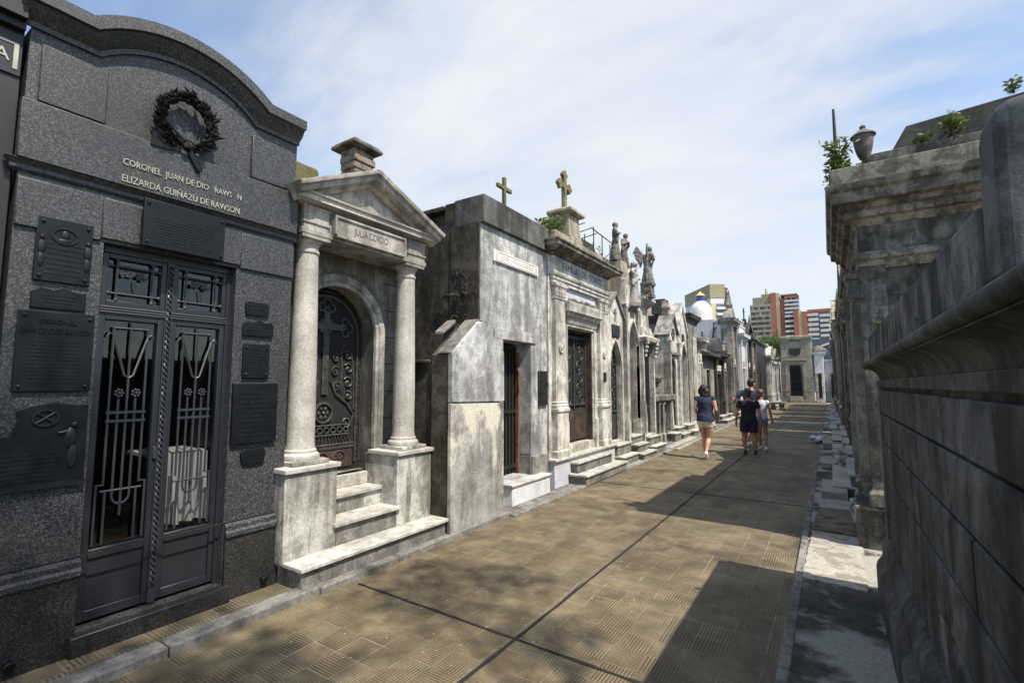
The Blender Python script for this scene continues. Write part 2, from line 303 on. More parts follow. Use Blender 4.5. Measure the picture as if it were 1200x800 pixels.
class MB:
    def __init__(self, fr=WORLD): self.bm = bmesh.new(); self.f = fr
    def V(self, s, d, z): return self.bm.verts.new(self.f(s, d, z))
    def face(self, vs):
        try: return self.bm.faces.new(vs)
        except ValueError: return None
    def box(self, s0, s1, d0, d1, z0, z1):
        v = [self.V(s, d, z) for z in (z0, z1) for d in (d0, d1) for s in (s0, s1)]
        for q in ((0, 1, 3, 2), (4, 6, 7, 5), (0, 4, 5, 1), (2, 3, 7, 6), (0, 2, 6, 4), (1, 5, 7, 3)): self.face([v[i] for i in q])
        return self
    def prism(self, pts, d0, d1):
        a = [self.V(s, d0, z) for s, z in pts]; b = [self.V(s, d1, z) for s, z in pts]; n = len(pts)
        self.face(a); self.face(b[::-1])
        for i in range(n): self.face([a[i], a[(i + 1) % n], b[(i + 1) % n], b[i]])
        return self
    def prism_side(self, pts, s0, s1):       # profile in (d, z) extruded along s
        a = [self.V(s0, d, z) for d, z in pts]; b = [self.V(s1, d, z) for d, z in pts]; n = len(pts)
        self.face(a); self.face(b[::-1])
        for i in range(n): self.face([a[i], a[(i + 1) % n], b[(i + 1) % n], b[i]])
        return self
    def prism_top(self, pts, z0, z1):        # outline in (s, d) extruded upward
        a = [self.V(s, d, z0) for s, d in pts]; b = [self.V(s, d, z1) for s, d in pts]; n = len(pts)
        self.face(a); self.face(b[::-1])
        for i in range(n): self.face([a[i], a[(i + 1) % n], b[(i + 1) % n], b[i]])
        return self
    def loft(self, s0, s1, d0, d1, lv, back=False):
        """stack of rectangles grown by `o` at each height: mitred mouldings. back=True also grows the back"""
        prev = None
        for z, o in lv:
            db = d0 - o if back else d0
            r = [self.V(s0 - o, db, z), self.V(s1 + o, db, z), self.V(s1 + o, d1 + o, z), self.V(s0 - o, d1 + o, z)]
            if prev is None: self.face(r)
            else:
                for i in range(4): self.face([prev[i], prev[(i + 1) % 4], r[(i + 1) % 4], r[i]])
            prev = r
        self.face(prev[::-1]); return self
    def ring(self, pts):
        return [self.bm.verts.new(p) for p in pts]
    def lathe(self, s, d, prof, n=20):
        prev = None
        for z, r in prof:
            c = [self.V(s + r * math.cos(2 * math.pi * i / n), d + r * math.sin(2 * math.pi * i / n), z) for i in range(n)]
            if prev is None: self.face(c)
            else:
                for i in range(n): self.face([prev[i], prev[(i + 1) % n], c[(i + 1) % n], c[i]])
            prev = c
        self.face(prev[::-1]); return self
    def tube(self, pts, r, n=6, world=False):
        """round bar through points in frame coordinates"""
        P = [Vector(p) if world else self.f(*p) for p in pts]
        rs = r if isinstance(r, (list, tuple)) else [r] * len(P)
        prev = None; up = None
        for i, p in enumerate(P):
            t = (P[min(i + 1, len(P) - 1)] - P[max(i - 1, 0)])
            if t.length < 1e-9: continue
            t.normalize()
            if up is None:
                up = Vector((0, 0, 1)) if abs(t.z) < 0.9 else Vector((1, 0, 0))
            a = t.cross(up)
            if a.length < 1e-4: a = t.cross(Vector((0, 1, 0)))
            a.normalize(); bb = a.cross(t).normalized(); up = bb
            c = [self.bm.verts.new(p + (a * math.cos(2 * math.pi * k / n) + bb * math.sin(2 * math.pi * k / n)) * rs[i]) for k in range(n)]
            if prev is None: self.face(c)
            else:
                for k in range(n): self.face([prev[k], prev[(k + 1) % n], c[(k + 1) % n], c[k]])
            prev = c
        if prev: self.face(prev[::-1])
        return self
    def sweep(self, path, prof, closed=True):
        """profile (d, h) swept along an open path (s, z); h is measured to the left of travel"""
        n = len(path); rings = []
        for i, (s, z) in enumerate(path):
            p0 = path[max(i - 1, 0)]; p1 = path[min(i + 1, n - 1)]
            def nrm(a, b_):
                v = Vector((b_[0] - a[0], b_[1] - a[1])).normalized(); return Vector((-v.y, v.x))
            if 0 < i < n - 1:
                n1 = nrm(p0, (s, z)); n2 = nrm((s, z), p1); m_ = (n1 + n2).normalized(); k = 1 / max(0.35, m_.dot(n1)); nn = m_ * k
            else: nn = nrm(p0, p1)
            rings.append([self.V(s + nn.x * h, d, z + nn.y * h) for d, h in prof])
        k = len(prof)
        for a, b_ in zip(rings, rings[1:]):
            for j in range(k if closed else k - 1): self.face([a[j], a[(j + 1) % k], b_[(j + 1) % k], b_[j]])
        if closed: self.face(rings[0]); self.face(rings[-1][::-1])
        return self
    def blob(self, c, r, sq=(1, 1, 1), n=8, jit=0.0, rg=rnd):
        vs = bmesh.ops.create_uvsphere(self.bm, u_segments=n, v_segments=max(4, n // 2 + 1), radius=1)['verts']
        o_ = self.f(*c)
        for v in vs:
            k = 1 + rg.uniform(-jit, jit)
            v.co = o_ + Vector((v.co.x * r * sq[0] * k, v.co.y * r * sq[1] * k, v.co.z * r * sq[2] * k))
        return self
    def leaf(self, p, q, w_):
        """pointed leaf quad from p toward q, world coordinates"""
        d = q - p; a = d.cross(Vector((rnd.uniform(-1, 1), rnd.uniform(-1, 1), rnd.uniform(-0.3, 1)))).normalized() * w_
        mid = p + d * 0.5 + Vector((0, 0, d.length * 0.08))
        vs = [self.bm.verts.new(x) for x in (p, mid + a, q, mid - a)]
        self.face(vs); return self
    def build_split(self, name, mat, parent=None, **k):
        """one object per loose piece"""
        bm = self.bm; left = set(bm.verts); out = []
        while left:
            st = [left.pop()]; isl = set(st)
            while st:
                for e in st.pop().link_edges:
                    for v in e.verts:
                        if v not in isl: isl.add(v); left.discard(v); st.append(v)
            out.append(isl)
        obs = []
        for isl in out:
            m_ = MB(self.f); mp_ = {v: m_.bm.verts.new(v.co) for v in isl}
            for f in {f for v in isl for f in v.link_faces}: m_.bm.faces.new([mp_[v] for v in f.verts])
            obs.append(m_.build(name, mat, parent, **k))
        bm.free(); return obs
    def build(self, name, mat, parent=None, bev=0.0, flat=False, ang=32, label=None, kind=None):
        bm = self.bm
        bmesh.ops.recalc_face_normals(bm, faces=bm.faces)
        org = ORG[parent.name] if parent else Vector((0, 0, 0))
        if org.length: bmesh.ops.translate(bm, verts=bm.verts, vec=-org)
        if not flat:
            for f in bm.faces: f.smooth = True
            for e in bm.edges:
                e.smooth = not (len(e.link_faces) != 2 or e.calc_face_angle(0) > R(ang))
        me = bpy.data.meshes.new(name); bm.to_mesh(me); bm.free()
        me.materials.append(MATS[mat] if isinstance(mat, str) else mat)
        ob = bpy.data.objects.new(name, me); C.objects.link(ob)
        ORG[ob.name] = org
        if parent: ob.parent = parent
        if bev:
            b_ = ob.modifiers.new('bevel', 'BEVEL'); b_.width = bev; b_.segments = 2; b_.limit_method = 'ANGLE'; b_.angle_limit = R(40)
        if label: ob['label'] = label
        if kind: ob['kind'] = kind
        return ob

def thing(name, label, cat, loc=(0, 0, 0), group=None):
    o = bpy.data.objects.new(name, None); C.objects.link(o); o.empty_display_size = 0.2
    o.location = loc; ORG[o.name] = Vector(loc); o['label'] = label; o['category'] = cat
    if group: o['group'] = group
    return o
def tag(o, label, cat, group=None, kind=None):
    o['label'] = label; o['category'] = cat
    if group: o['group'] = group
    if kind: o['kind'] = kind
    return o
def rebase(o, loc):
    """put a one-mesh thing's origin at its base"""
    loc = Vector(loc); o.data.transform(Matrix.Translation(-loc)); o.location = loc; return o
def text(root, body, fr, s, d, z, size, mat, name='lettering', ext=0.004, align='CENTER', flip=False, width=None, spacing=1.0):
    cu = bpy.data.curves.new(name, 'FONT'); cu.body = body; cu.size = size; cu.extrude = ext; cu.align_x = align; cu.align_y = 'CENTER'; cu.resolution_u = 2; cu.space_character = spacing
    to = bpy.data.objects.new(name, cu)
    C.objects.link(to); bpy.context.view_layer.update()
    me = bpy.data.meshes.new_from_object(to.evaluated_get(bpy.context.evaluated_depsgraph_get())); C.objects.unlink(to); bpy.data.objects.remove(to)
    org = ORG[root.name]
    xs = [v.co.x for v in me.vertices]
    k = 1.0
    if width and xs: k = width / max(1e-6, max(xs) - min(xs))
    sgn = 1 if fr.k in 'LF' else -1
    for v in me.vertices:
        v.co = fr(s + sgn * v.co.x * k, d + v.co.z, z + v.co.y) - org
    me.materials.clear(); me.materials.append(MATS[mat])
    o = bpy.data.objects.new(name, me); C.objects.link(o); o.parent = root; ORG[o.name] = org
    return o

def arch(sc_, zs, r, kind='round', n=14, k=1.0):
    """points from left springing to right springing"""
    if kind == 'round': return [(sc_ - r * math.cos(math.pi * i / n), zs + k * r * math.sin(math.pi * i / n)) for i in range(n + 1)]
    Rr = r * 2.1; off = Rr - r; a1 = math.acos(off / Rr); h = n // 2; L = []
    for i in range(h + 1):
        a = a1 * i / h; L.append((sc_ + off - Rr * math.cos(a), zs + Rr * math.sin(a)))
    return L + [(2 * sc_ - s, z) for s, z in L[-2::-1]]
def opening(s0, s1, z0, zt, kind):
    """outline of a door hole from bottom-left, over the top, to bottom-right"""
    if kind == 'rect': return [(s0, z0), (s0, zt), (s1, zt), (s1, z0)]
    c = (s0 + s1) / 2; r = (s1 - s0) / 2; zs = zt - (r if kind == 'round' else r * math.sqrt(2.1 ** 2 - 1.1 ** 2))
    return [(s0, z0)] + arch(c, zs, r, kind) + [(s1, z0)]
def wall_poly(s0, s1, z0, z1, op, top=None):
    """wall outline with a door hole that reaches its foot; top: optional list of points from left to right"""
    top = top or [(s0, z1), (s1, z1)]
    return [(s0, z0)] + top + [(s1, z0)] + op[::-1]
print('helpers ready')

# ================================================================== SETTING
def struct(o): o['kind'] = 'structure'; return o
g = MB().box(-900, 900, -60, 2500, -0.6, -0.02).build('ground', 'sidewalk', flat=True); struct(g)
MB().box(-3.38, -0.32, -4.0, 52, -0.015, 0.0).build('alley_paving', 'paving', kind='structure', flat=True)
struct(MB().box(-14, 9, 46.3, 49.5, -0.015, 0.004).build('cross_path', 'paving', flat=True))
MB().box(-5.2, -3.52, -4.0, 2.32, -0.015, 0.045).build('tiled_strip', 'paving_strip', kind='structure', flat=True)
k = MB(); yy = -4.0
while yy < 5.1:
    L = rnd.uniform(0.8, 1.2); y1 = min(yy + L, 5.1); j = rnd.uniform(-0.006, 0.006)
    k.box(-3.52 + j, -3.375 + j, yy + 0.004, y1 - 0.004, -0.02, 0.058 + rnd.uniform(-0.006, 0.006)); yy = y1
struct(k.build('kerb', 'kerb_stone', bev=0.012))
k = MB(); yy = 5.1
while yy < 46:
    L = rnd.uniform(0.8, 1.3); y1 = min(yy + L, 46); k.box(-3.42, -3.30, yy + 0.004, y1 - 0.004, -0.02, 0.030 + rnd.uniform(-0.004, 0.004)); yy = y1
struct(k.build('kerb', 'kerb_stone', bev=0.01))
struct(MB().box(-5.2, -3.42, 4.0, 46.3, -0.015, 0.02).build('pavement_strip', 'cement', flat=True))
struct(MB().box(-0.31, 1.6, -4.0, 46.3, -0.015, 0.022).build('side_pavement', 'sidewalk', flat=True))
k = MB(); yy = -4.0
while yy < 46:
    L = rnd.uniform(1.0, 1.6); k.box(-0.325, -0.26, yy, yy + L - 0.008, -0.02, 0.028); yy += L
struct(k.build('kerb', 'cement', bev=0.01))
# asphalt-filled expansion joints
def wob_strip(p0, p1, w_, z, seed):
    rg = random.Random(seed); b_ = MB(); n = max(8, int((Vector(p1) - Vector(p0)).length / 0.12)); a = Vector(p0); d = Vector(p1) - a; nn = Vector((-d.y, d.x)).normalized()
    L = []; off = 0
    for i in range(n + 1):
        off = off * 0.7 + rg.uniform(-0.003, 0.003); p = a + d * i / n + nn * off; ww = w_ * rg.uniform(0.75, 1.25) / 2
        L.append((b_.V(*(p - nn * ww), z), b_.V(*(p + nn * ww), z)))
    for q, r_ in zip(L, L[1:]): b_.face([q[0], r_[0], r_[1], q[1]])
    return b_
j = wob_strip((-1.78, -3.5), (-1.60, 46.3), 0.026, 0.004, 1); struct(j.build('paving_joint', 'joint_black', flat=True))
for i in range(-1, 10):
    y0 = 2.72 + i * 4.96; struct(wob_strip((-3.3, y0 + 0.02), (-0.36, y0 - 0.02), 0.022, 0.0045, 10 + i).build('paving_joint', 'joint_black', flat=True))

# patches and slabs on the right pavement
def rough_patch(name, pts, z0, z1, mat, seed):
    rg = random.Random(seed); P = []
    for (a, b_) in zip(pts, pts[1:] + pts[:1]):
        a = Vector(a); b_ = Vector(b_); n = 12
        for i in range(n): p = a.lerp(b_, i / n); P.append((p.x + rg.uniform(-0.012, 0.012), p.y + rg.uniform(-0.012, 0.012)))
    b = MB(); b.prism_top(P, z0, z1); return b.build(name, mat)
o = rough_patch('cement_patch', [(-0.26, 4.80), (0.17, 4.75), (0.20, 6.30), (-0.24, 6.38)], 0.0, 0.034, 'patch_white', 3); struct(o)
o = rough_patch('cement_patch', [(-3.86, 9.4), (-3.34, 9.1), (-3.36, 11.6), (-3.84, 11.8)], 0.0, 0.026, 'patch_white', 5); struct(o)
o = rough_patch('cement_patch', [(-3.6, 12.6), (-3.2, 12.4), (-3.3, 15.6), (-3.7, 15.6)], 0.0, 0.026, 'patch_white', 6); struct(o)
o = rough_patch('rough_patch', [(-0.24, 6.40), (0.19, 6.34), (0.17, 7.40), (-0.19, 7.42)], 0.0, 0.048, 'patch_brown', 4); struct(o)

# ================================================================== LEFT ROW
def spiral(c, r0, r1, a0, turns, n=22, d=0.0):
    return [(c[0] + (r0 + (r1 - r0) * i / n) * math.cos(a0 + turns * 2 * math.pi * i / n), d, c[1] + (r0 + (r1 - r0) * i / n) * math.sin(a0 + turns * 2 * math.pi * i / n)) for i in range(n + 1)]
def textlines(mb, s0, s1, z0, z1, n, d, rg, h=0.35, ragged=0.12):
    """raised lines of small unreadable lettering"""
    st = (z1 - z0) / n
    for i in range(n):
        z = z1 - st * (i + 0.5); a = s0 + rg.uniform(0, ragged) * (s1 - s0); e = s1 - rg.uniform(0, ragged) * (s1 - s0); x = a
        while x < e:
            L = rg.uniform(0.006, 0.03); mb.box(x, min(x + L, e), d, d + 0.003, z - st * h / 2, z + st * h / 2); x += L + 0.006
CORN = [(0.0, 0.0), (0.02, 0.0), (0.02, 0.03), (0.06, 0.06), (0.09, 0.11), (0.12, 0.115), (0.12, 0.19), (0.0, 0.19)]

# ---- A: neighbour at the left edge
FA = Frame('L', -3.83)
t = thing('granite_tomb', 'black granite tomb at the left edge, gold lettering on its plaque', 'tomb', (-3.83, 0.0, 0), 'granite tombs')
MB(FA).box(-1.2, 0.652, -2.0, 0.0, 0.0, 4.5).build('wall', 'granite_black', t, bev=0.005)
MB(FA).box(-1.2, 0.648, 0.0, 0.05, 3.655, 3.70).box(-1.2, 0.645, 0.0, 0.10, 3.701, 4.5).build('cornice', 'granite_black', t, bev=0.004)
pl = MB(FA).box(0.02, 0.648, 0.0, 0.012, 3.385, 3.635).build('name_panel', 'granite_black', t, bev=0.003)
MB(FA).box(0.612, 0.632, 0.012, 0.016, 3.42, 3.575).box(0.10, 0.612, 0.012, 0.016, 3.563, 3.575).build('gold_border', 'gold_letter', pl)
text(pl, 'A', FA, 0.565, 0.013, 3.485, 0.10, 'gold_letter')

# ---- B: the granite tomb of Coronel Rawson
FB = Frame('L', -3.80)
B = thing('granite_tomb', 'speckled dark granite tomb with arched cornice, bronze wreath and double door', 'tomb', (-3.80, 1.5, 0), 'granite tombs')
S0, S1 = 0.67, 2.36
arcp = [(0.99, 3.62)]; cx, zc = 1.49, 3.02
flatz = 3.70
# arc through (0.99,3.70),(1.49,3.90),(1.99,3.70)
Ra = (0.5 ** 2 + 0.20 ** 2) / (2 * 0.20); zc = 3.90 - Ra; a0 = math.asin(0.5 / Ra)
pathA = [(S0 - 0.06, 3.70), (0.99, 3.70)] + [(1.49 + Ra * math.sin(-a0 + 2 * a0 * i / 16), zc + Ra * math.cos(-a0 + 2 * a0 * i / 16)) for i in range(1, 16)] + [(1.99, 3.70), (S1 + 0.01, 3.70)]
pathA = [(s, z) for s, z in pathA]
b = MB(FB); dop = opening(1.08, 1.90, 0.16, 2.52, 'rect')
b.box(S0, S1, -1.9, -0.001, 0.0, 0.16)
b.prism([(S0, 0.16), (S0, 3.7)] + pathA[1:-1] + [(S1, 3.7), (S1, 0.16)] + dop[::-1], -1.9, 0.0)
b.build('wall', 'granite', B)
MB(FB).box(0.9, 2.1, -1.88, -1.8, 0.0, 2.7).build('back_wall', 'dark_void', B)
MB(FB).sweep(pathA, CORN).build('cornice', 'granite', B)
MB(FB).prism([(S0 + 0.0, 3.74)] + [(s, z + 0.04) for s, z in pathA[1:-1]] + [(S1, 3.74), (S1, 3.60), (S0, 3.60)], -1.9, -0.3).build('roof', 'granite', B)
pa = [(1.03, 3.30)] + [(1.03, 3.60)] + [(1.49 + (Ra + 0.0) * math.sin(-a0 * 0.9 + 1.8 * a0 * i / 10), zc - 0.07 + Ra * math.cos(-a0 * .9 + 1.8 * a0 * i / 10)) for i in range(11)] + [(1.95, 3.60), (1.95, 3.30)]
b = MB(FB).box(S0 + 0.05, 1.035, 0.0, 0.025, 3.27, 3.62).box(1.965, S1 - 0.06, 0.0, 0.025, 3.27, 3.62); b.build_split('panel', 'granite', B, bev=0.006)
MB(FB).box(S0 - 0.02, S1 + 0.0, 0.0, 0.055, 2.90, 3.25).loft(S0 - 0.02, S1, -0.02, 0.0, [(2.83, 0.0), (2.845, 0.02), (2.87, 0.02), (2.90, 0.045)]).build('frieze_band', 'granite', B, bev=0.005)
MB(FB).box(S0, 1.06, 0.0, 0.02, 2.52, 2.80).box(1.06, 1.92, 0.0, 0.02, 2.54, 2.80).box(1.92, S1, 0.0, 0.02, 2.52, 2.80).build('lintel', 'granite', B, bev=0.006)
MB(FB).box(S0 - .01, 1.075, 0.0, 0.035, 0.045, 0.50).box(1.905, S1 + 0.004, 0.0, 0.035, 0.045, 0.50).build_split('plinth', 'granite_dark', B, bev=0.006)
MB(FB).prism_side([(0, .50), (.05, .50), (.05, .53), (.035, .545), (.035, .575), (0, .60)], S0 - .01, 1.078).prism_side([(0, .50), (.05, .50), (.05, .53), (.035, .545), (.035, .575), (0, .60)], 1.903, S1 + .006).build_split('plinth_moulding', 'granite', B)
MB(FB).box(S0, S1, 0.0, 0.012, 0.60, 0.602).build('seam', 'granite_dark', B)
MB(FB).box(1.045, 1.935, -0.16, 0.075, 0.044, 0.158).build('door_sill', 'granite_dark', B, bev=0.006)
for s in (0.80, 2.20):
    MB(FB).tube([(s, 0.03, 0.115), (s, 0.065, 0.115)], 0.026, 14).tube([(s, 0.066, 0.115), (s, 0.07, 0.115)], [0.026, 0.02], 14).build('vent_pipe', 'bronze_black', B)
text(B, 'CORONEL  JUAN DE DIO   RAWS   N', FB, 1.505, 0.058, 3.055, 0.062, 'gold_letter', 'lettering', width=0.75)
text(B, 'ELIZARDA GUIÑAZÚ DE RAWSON', FB, 1.50, 0.058, 2.945, 0.066, 'gold_letter', 'lettering', width=0.74)

# double door
dF = -0.10
door = MB(FB).box(1.075, 1.105, dF - 0.03, dF + 0.03, 0.16, 2.52).box(1.875, 1.905, dF - 0.03, dF + 0.03, 0.16, 2.52).box(1.105, 1.875, dF - 0.03, dF + 0.03, 2.475, 2.52).build('door_frame', 'door_slate', B, bev=0.003)
b = MB(FB).box(1.105, 1.875, dF - 0.03, dF + 0.025, 2.075, 2.135)
for z in (2.088, 2.104, 2.120): b.tube([(1.105, dF + 0.027, z), (1.875, dF + 0.027, z)], 0.006, 6)
b.build('transom_bar', 'door_slate_light', B)
# centre rope post
b = MB(FB).box(1.468, 1.512, dF - 0.03, dF + 0.03, 0.17, 2.475)
rp = []
for ph in (0, math.pi):
    pts = [(1.49 + 0.011 * math.cos(ph + i * 0.9), dF + 0.036 + 0.006 * math.sin(ph + i * 0.9), 0.28 + 2.17 * i / 190) for i in range(191)]
    b.tube(pts, 0.0065, 5)
b.build('rope_post', 'door_slate_light', B)
for i, (a, e) in enumerate(((1.105, 1.468), (1.512, 1.875))):
    lf = MB(FB).box(a, a + 0.035, dF - 0.02, dF + 0.02, 0.18, 2.075).box(e - 0.035, e, dF - 0.02, dF + 0.02, 0.18, 2.075) \
        .box(a + .035, e - .035, dF - 0.02, dF + 0.02, 2.04, 2.075).box(a + .035, e - .035, dF - 0.02, dF + 0.02, 0.545, 0.60).box(a + .035, e - .035, dF - 0.02, dF + 0.02, 0.18, 0.24).build('door_leaf', 'door_slate', B, bev=0.004)
    MB(FB).box(a + .035, e - .035, dF - 0.012, dF + 0.006, 0.24, 0.545).build('kick_panel', 'door_slate', lf, bev=0.003)
    MB(FB).box(a + .036, e - .036, dF - 0.016, dF - 0.013, 0.60, 2.04).build('glass', 'glass_dark', lf)
    tr_ = MB(FB).box(a, a + 0.032, dF - 0.02, dF + 0.02, 2.135, 2.475).box(e - 0.032, e, dF - 0.02, dF + 0.02, 2.135, 2.475).box(a + .032, e - .032, dF - 0.02, dF + 0.02, 2.443, 2.475).box(a + .032, e - .032, dF - 0.02, dF + 0.02, 2.135, 2.167).build('transom_window', 'door_slate', B, bev=0.003)
    MB(FB).box(a + .033, e - .033, dF - 0.016, dF - 0.013, 2.167, 2.443).build('glass', 'glass_dark', tr_)
    c = (a + e) / 2; r_ = 0.0075; dd = dF + 0.012
    q = MB(FB)
    for s in (c - 0.10, c + 0.10): q.tube([(s, dd, 2.175), (s, dd, 2.435)], r_, 6); q.blob((s, dd, 2.172), 0.014); q.blob((s, dd, 2.438), 0.014)
    for z in (2.215, 2.395): q.tube([(c - 0.14, dd, z), (c + 0.14, dd, z)], r_, 6); q.blob((c - 0.142, dd, z), 0.014); q.blob((c + 0.142, dd, z), 0.014)
    q.build('transom_grille', 'door_slate_light', tr_)
    q = MB(FB).tube([(c + 0.01, dd, 2.22), (c, dd, 2.27), (c - 0.005, dd, 2.315)], 0.004, 5)
    for k in range(18):
        an = math.pi * (k / 17); rr = 0.06 if k % 2 else 0.035
        q.blob((c - 0.005 + rr * math.cos(an) * (1.15 if i == 0 else 1.0), dd, 2.325 + rr * 0.45 * math.sin(an) + 0.012 * ((k * 7) % 3)), 0.013, (0.4, 1.0, 0.8), 6)
    q.build('flower_ornament', 'door_slate_light', tr_)
    q = MB(FB); L_, R_ = c - 0.095, c + 0.095
    bars = [L_, c - 0.046, c, c + 0.046, R_]
    q.tube([(L_, dd, 1.99), (R_, dd, 1.99)], r_, 6)
    q.tube([(c, dd, 2.035), (c, dd, 0.90 if i else 0.93)], r_, 6)
    q.tube([(L_ - 0.035, dd, 1.93), (L_ - 0.02, dd, 1.955), (L_, dd, 1.94), (c - 0.025, dd, 1.68), (c, dd, 1.665), (c + 0.025, dd, 1.68), (R_, dd, 1.94), (R_ + 0.02, dd, 1.955), (R_ + 0.035, dd, 1.93)], r_, 6)
    for s in (L_, R_): q.tube([(s, dd, 1.99), (s, dd, 0.98)], r_, 6)
    for s in (c - 0.046, c + 0.046): q.tube([(s, dd, 1.53), (s, dd, 0.90)], r_, 6)
    for z in (1.44, 1.385): q.box(L_ - 0.012, R_ + 0.012, dd - 0.006, dd + 0.008, z - 0.008, z + 0.008)
    for s in (c - 0.046, c + 0.046):
        for k in range(7):
            an = 2 * math.pi * k / 7; q.blob((s + 0.02 * math.cos(an), dd + 0.004, 1.565 + 0.022 * math.sin(an)), 0.0095, (1, 1, 1), 6)
        q.blob((s, dd + 0.008, 1.565), 0.01, n=6)
    for sg in (-1, 1):     # stepped frame at the foot
        q.tube([(c + sg * 0.095, dd, 0.985), (c + sg * 0.13, dd, 0.985), (c + sg * 0.13, dd, 0.62)], r_, 6)
        q.tube([(c + sg * 0.075, dd, 0.945), (c + sg * 0.11, dd, 0.945)], r_, 6)
        q.tube([(c + sg * 0.082, dd, 0.945), (c + sg * 0.082, dd, 0.62)], r_, 6)
    q.tube([(c - 0.08, dd, 0.945), (c + 0.08, dd, 0.945)], r_, 6)
    q.tube([(c - 0.045, dd, 0.90)] + [(c - 0.045 * math.cos(math.pi * k / 8), dd, 0.90 - 0.045 * math.sin(math.pi * k / 8)) for k in range(1, 8)] + [(c + 0.045, dd, 0.90)], r_, 6)
    q.tube([(c, dd, 0.93), (c, dd, 0.78)], r_, 6)
    q.build('grille', 'door_slate_light', lf)
MB(FB).box(1.445, 1.467, dF + 0.02, dF + 0.036, 1.12, 1.20).build('lock', 'door_slate_light', B, bev=0.003)

# altar cloth inside
rg = random.Random(5)
q = MB(); n = 26
for side in (0, 1):
    rows = []
    for iz in range(14):
        row = []
        for iy in range(n):
            y = 1.53 + 0.33 * iy / (n - 1); z = 0.62 + 0.5 * iz / 13; x = -4.02 + 0.045 * math.sin(iy * 0.8 + iz * 0.22) * (1 - iz / 16) + 0.02 * math.sin(iy * 0.5 + 2) - side * 0.02
            row.append(q.V(x, y, z))
        rows.append(row)
    for a_, b_ in zip(rows, rows[1:]):
        for k in range(n - 1): q.face([a_[k], a_[k + 1], b_[k + 1], b_[k]])
q.box(-4.5, -4.05, 1.50, 1.87, 1.10, 1.125)
o = q.build('altar_cloth', 'cloth_white'); tag(rebase(o, (-4.5, 1.58, 0.62)), 'white pleated altar cloth seen behind the barred door of the granite tomb', 'altar cloth')

# plaques of B
def plaque(fr, root, s0, s1, z0, z1, lines=8, label=None, th=0.022, d=0.0, hd=None, name='plaque', bolts=True, mat='bronze_dark', outline=None):
    if outline: p = MB(fr).prism(outline, d, d + th).build(name, mat, root, bev=0.004)
    else: p = MB(fr).box(s0, s1, d, d + th, z0, z1).build(name, mat, root, bev=0.004)
    if label: p['label'] = label
    b_ = MB(fr); w_ = s1 - s0; h_ = z1 - z0
    if lines: textlines(b_, s0 + w_ * 0.12, s1 - w_ * 0.12, z0 + h_ * 0.1, z1 - h_ * (0.35 if hd else 0.12), lines, d + th, random.Random(int(s0 * 1000)))
    if bolts:
        for s in (s0 + 0.025, s1 - 0.025):
            for z in (z0 + 0.03, z1 - 0.03): b_.blob((s, d + th + 0.004, z), 0.010, n=8)
    if lines or bolts: b_.build('relief', 'bronze_relief', p)
    return p
p = plaque(FB, B, 0.765, 1.02, 2.22, 2.60, 7, 'bronze plaque with an oval portrait between two standing figures', hd=1)
b = MB(FB).sweep([(0.89 + 0.062 * math.cos(2 * math.pi * i / 20), 2.50 + 0.05 * math.sin(2 * math.pi * i / 20)) for i in range(21)], [(0.02, 0), (0.03, 0), (0.03, 0.008), (0.02, 0.008)])
b.blob((0.89, 0.022, 2.505), 0.028, (0.5, 0.8, 1.1)).blob((0.89, 0.02, 2.47), 0.034, (0.35, 1.2, 0.5))
for s in (0.79, 1.0): b.blob((s, 0.024, 2.475), 0.016, (0.8, .8, 1)).blob((s, 0.022, 2.42), 0.022, (0.7, 1, 2.0)).blob((s, 0.022, 2.345), 0.018, (0.6, 1, 2.6))
b.build('portrait_relief', 'bronze_relief', p)
ol = [(0.765, 2.06), (0.765, 2.15), (0.80, 2.185), (0.86, 2.175), (0.90, 2.195), (0.95, 2.175), (0.99, 2.17), (1.01, 2.17), (1.01, 2.06)]
p = plaque(FB, B, 0.77, 1.01, 2.06, 2.165, 4, 'small bronze plaque with a wavy top edge', outline=ol, bolts=False)
p = plaque(FB, B, 0.72, 1.06, 1.58, 2.045, 12, 'tall bronze plaque with rosette bolts and raised name', hd=1)
text(p, 'CORONEL', FB, 0.89, 0.024, 1.985, 0.035, 'bronze_black'); text(p, 'JUAN DE DIOS RAWSON', FB, 0.89, 0.024, 1.93, 0.045, 'bronze_black', width=0.31)
ol = [(0.60, 1.03), (0.60, 1.30), (0.66, 1.33), (0.73, 1.34), (0.76, 1.42), (0.75, 1.47), (0.80, 1.50), (0.90, 1.52), (1.0, 1.50), (1.06, 1.50), (1.065, 1.03)]
p = plaque(FB, B, 0.62, 0.98, 1.05, 1.27, 7, 'wide bronze plaque with stepped outline, crest and standing figure', outline=ol, bolts=False)
b = MB(FB).sweep([(0.87 + 0.06 * math.cos(2 * math.pi * i / 20), 1.43 + 0.05 * math.sin(2 * math.pi * i / 20)) for i in range(21)], [(0.02, 0), (0.032, 0), (0.032, 0.01), (0.02, 0.01)])
b.tube([(0.83, 0.028, 1.40), (0.91, 0.028, 1.46)], 0.005).tube([(0.83, 0.028, 1.46), (0.91, 0.028, 1.40)], 0.005)
b.blob((1.0, 0.03, 1.385), 0.018).blob((0.985, 0.028, 1.31), 0.028, (0.5, 1, 2.2)).blob((1.0, 0.028, 1.20), 0.022, (0.5, 1.1, 3.2)).tube([(0.98, 0.03, 1.35), (0.93, 0.03, 1.34)], 0.008)
b.box(0.60, 1.065, 0.022, 0.034, 1.03, 1.06)
b.build('crest_relief', 'bronze_relief', p)
p = plaque(FB, B, 1.25, 1.76, 2.53, 2.85, 9, 'large bronze plaque bolted above the double door', th=0.03, d=0.06, hd=1)
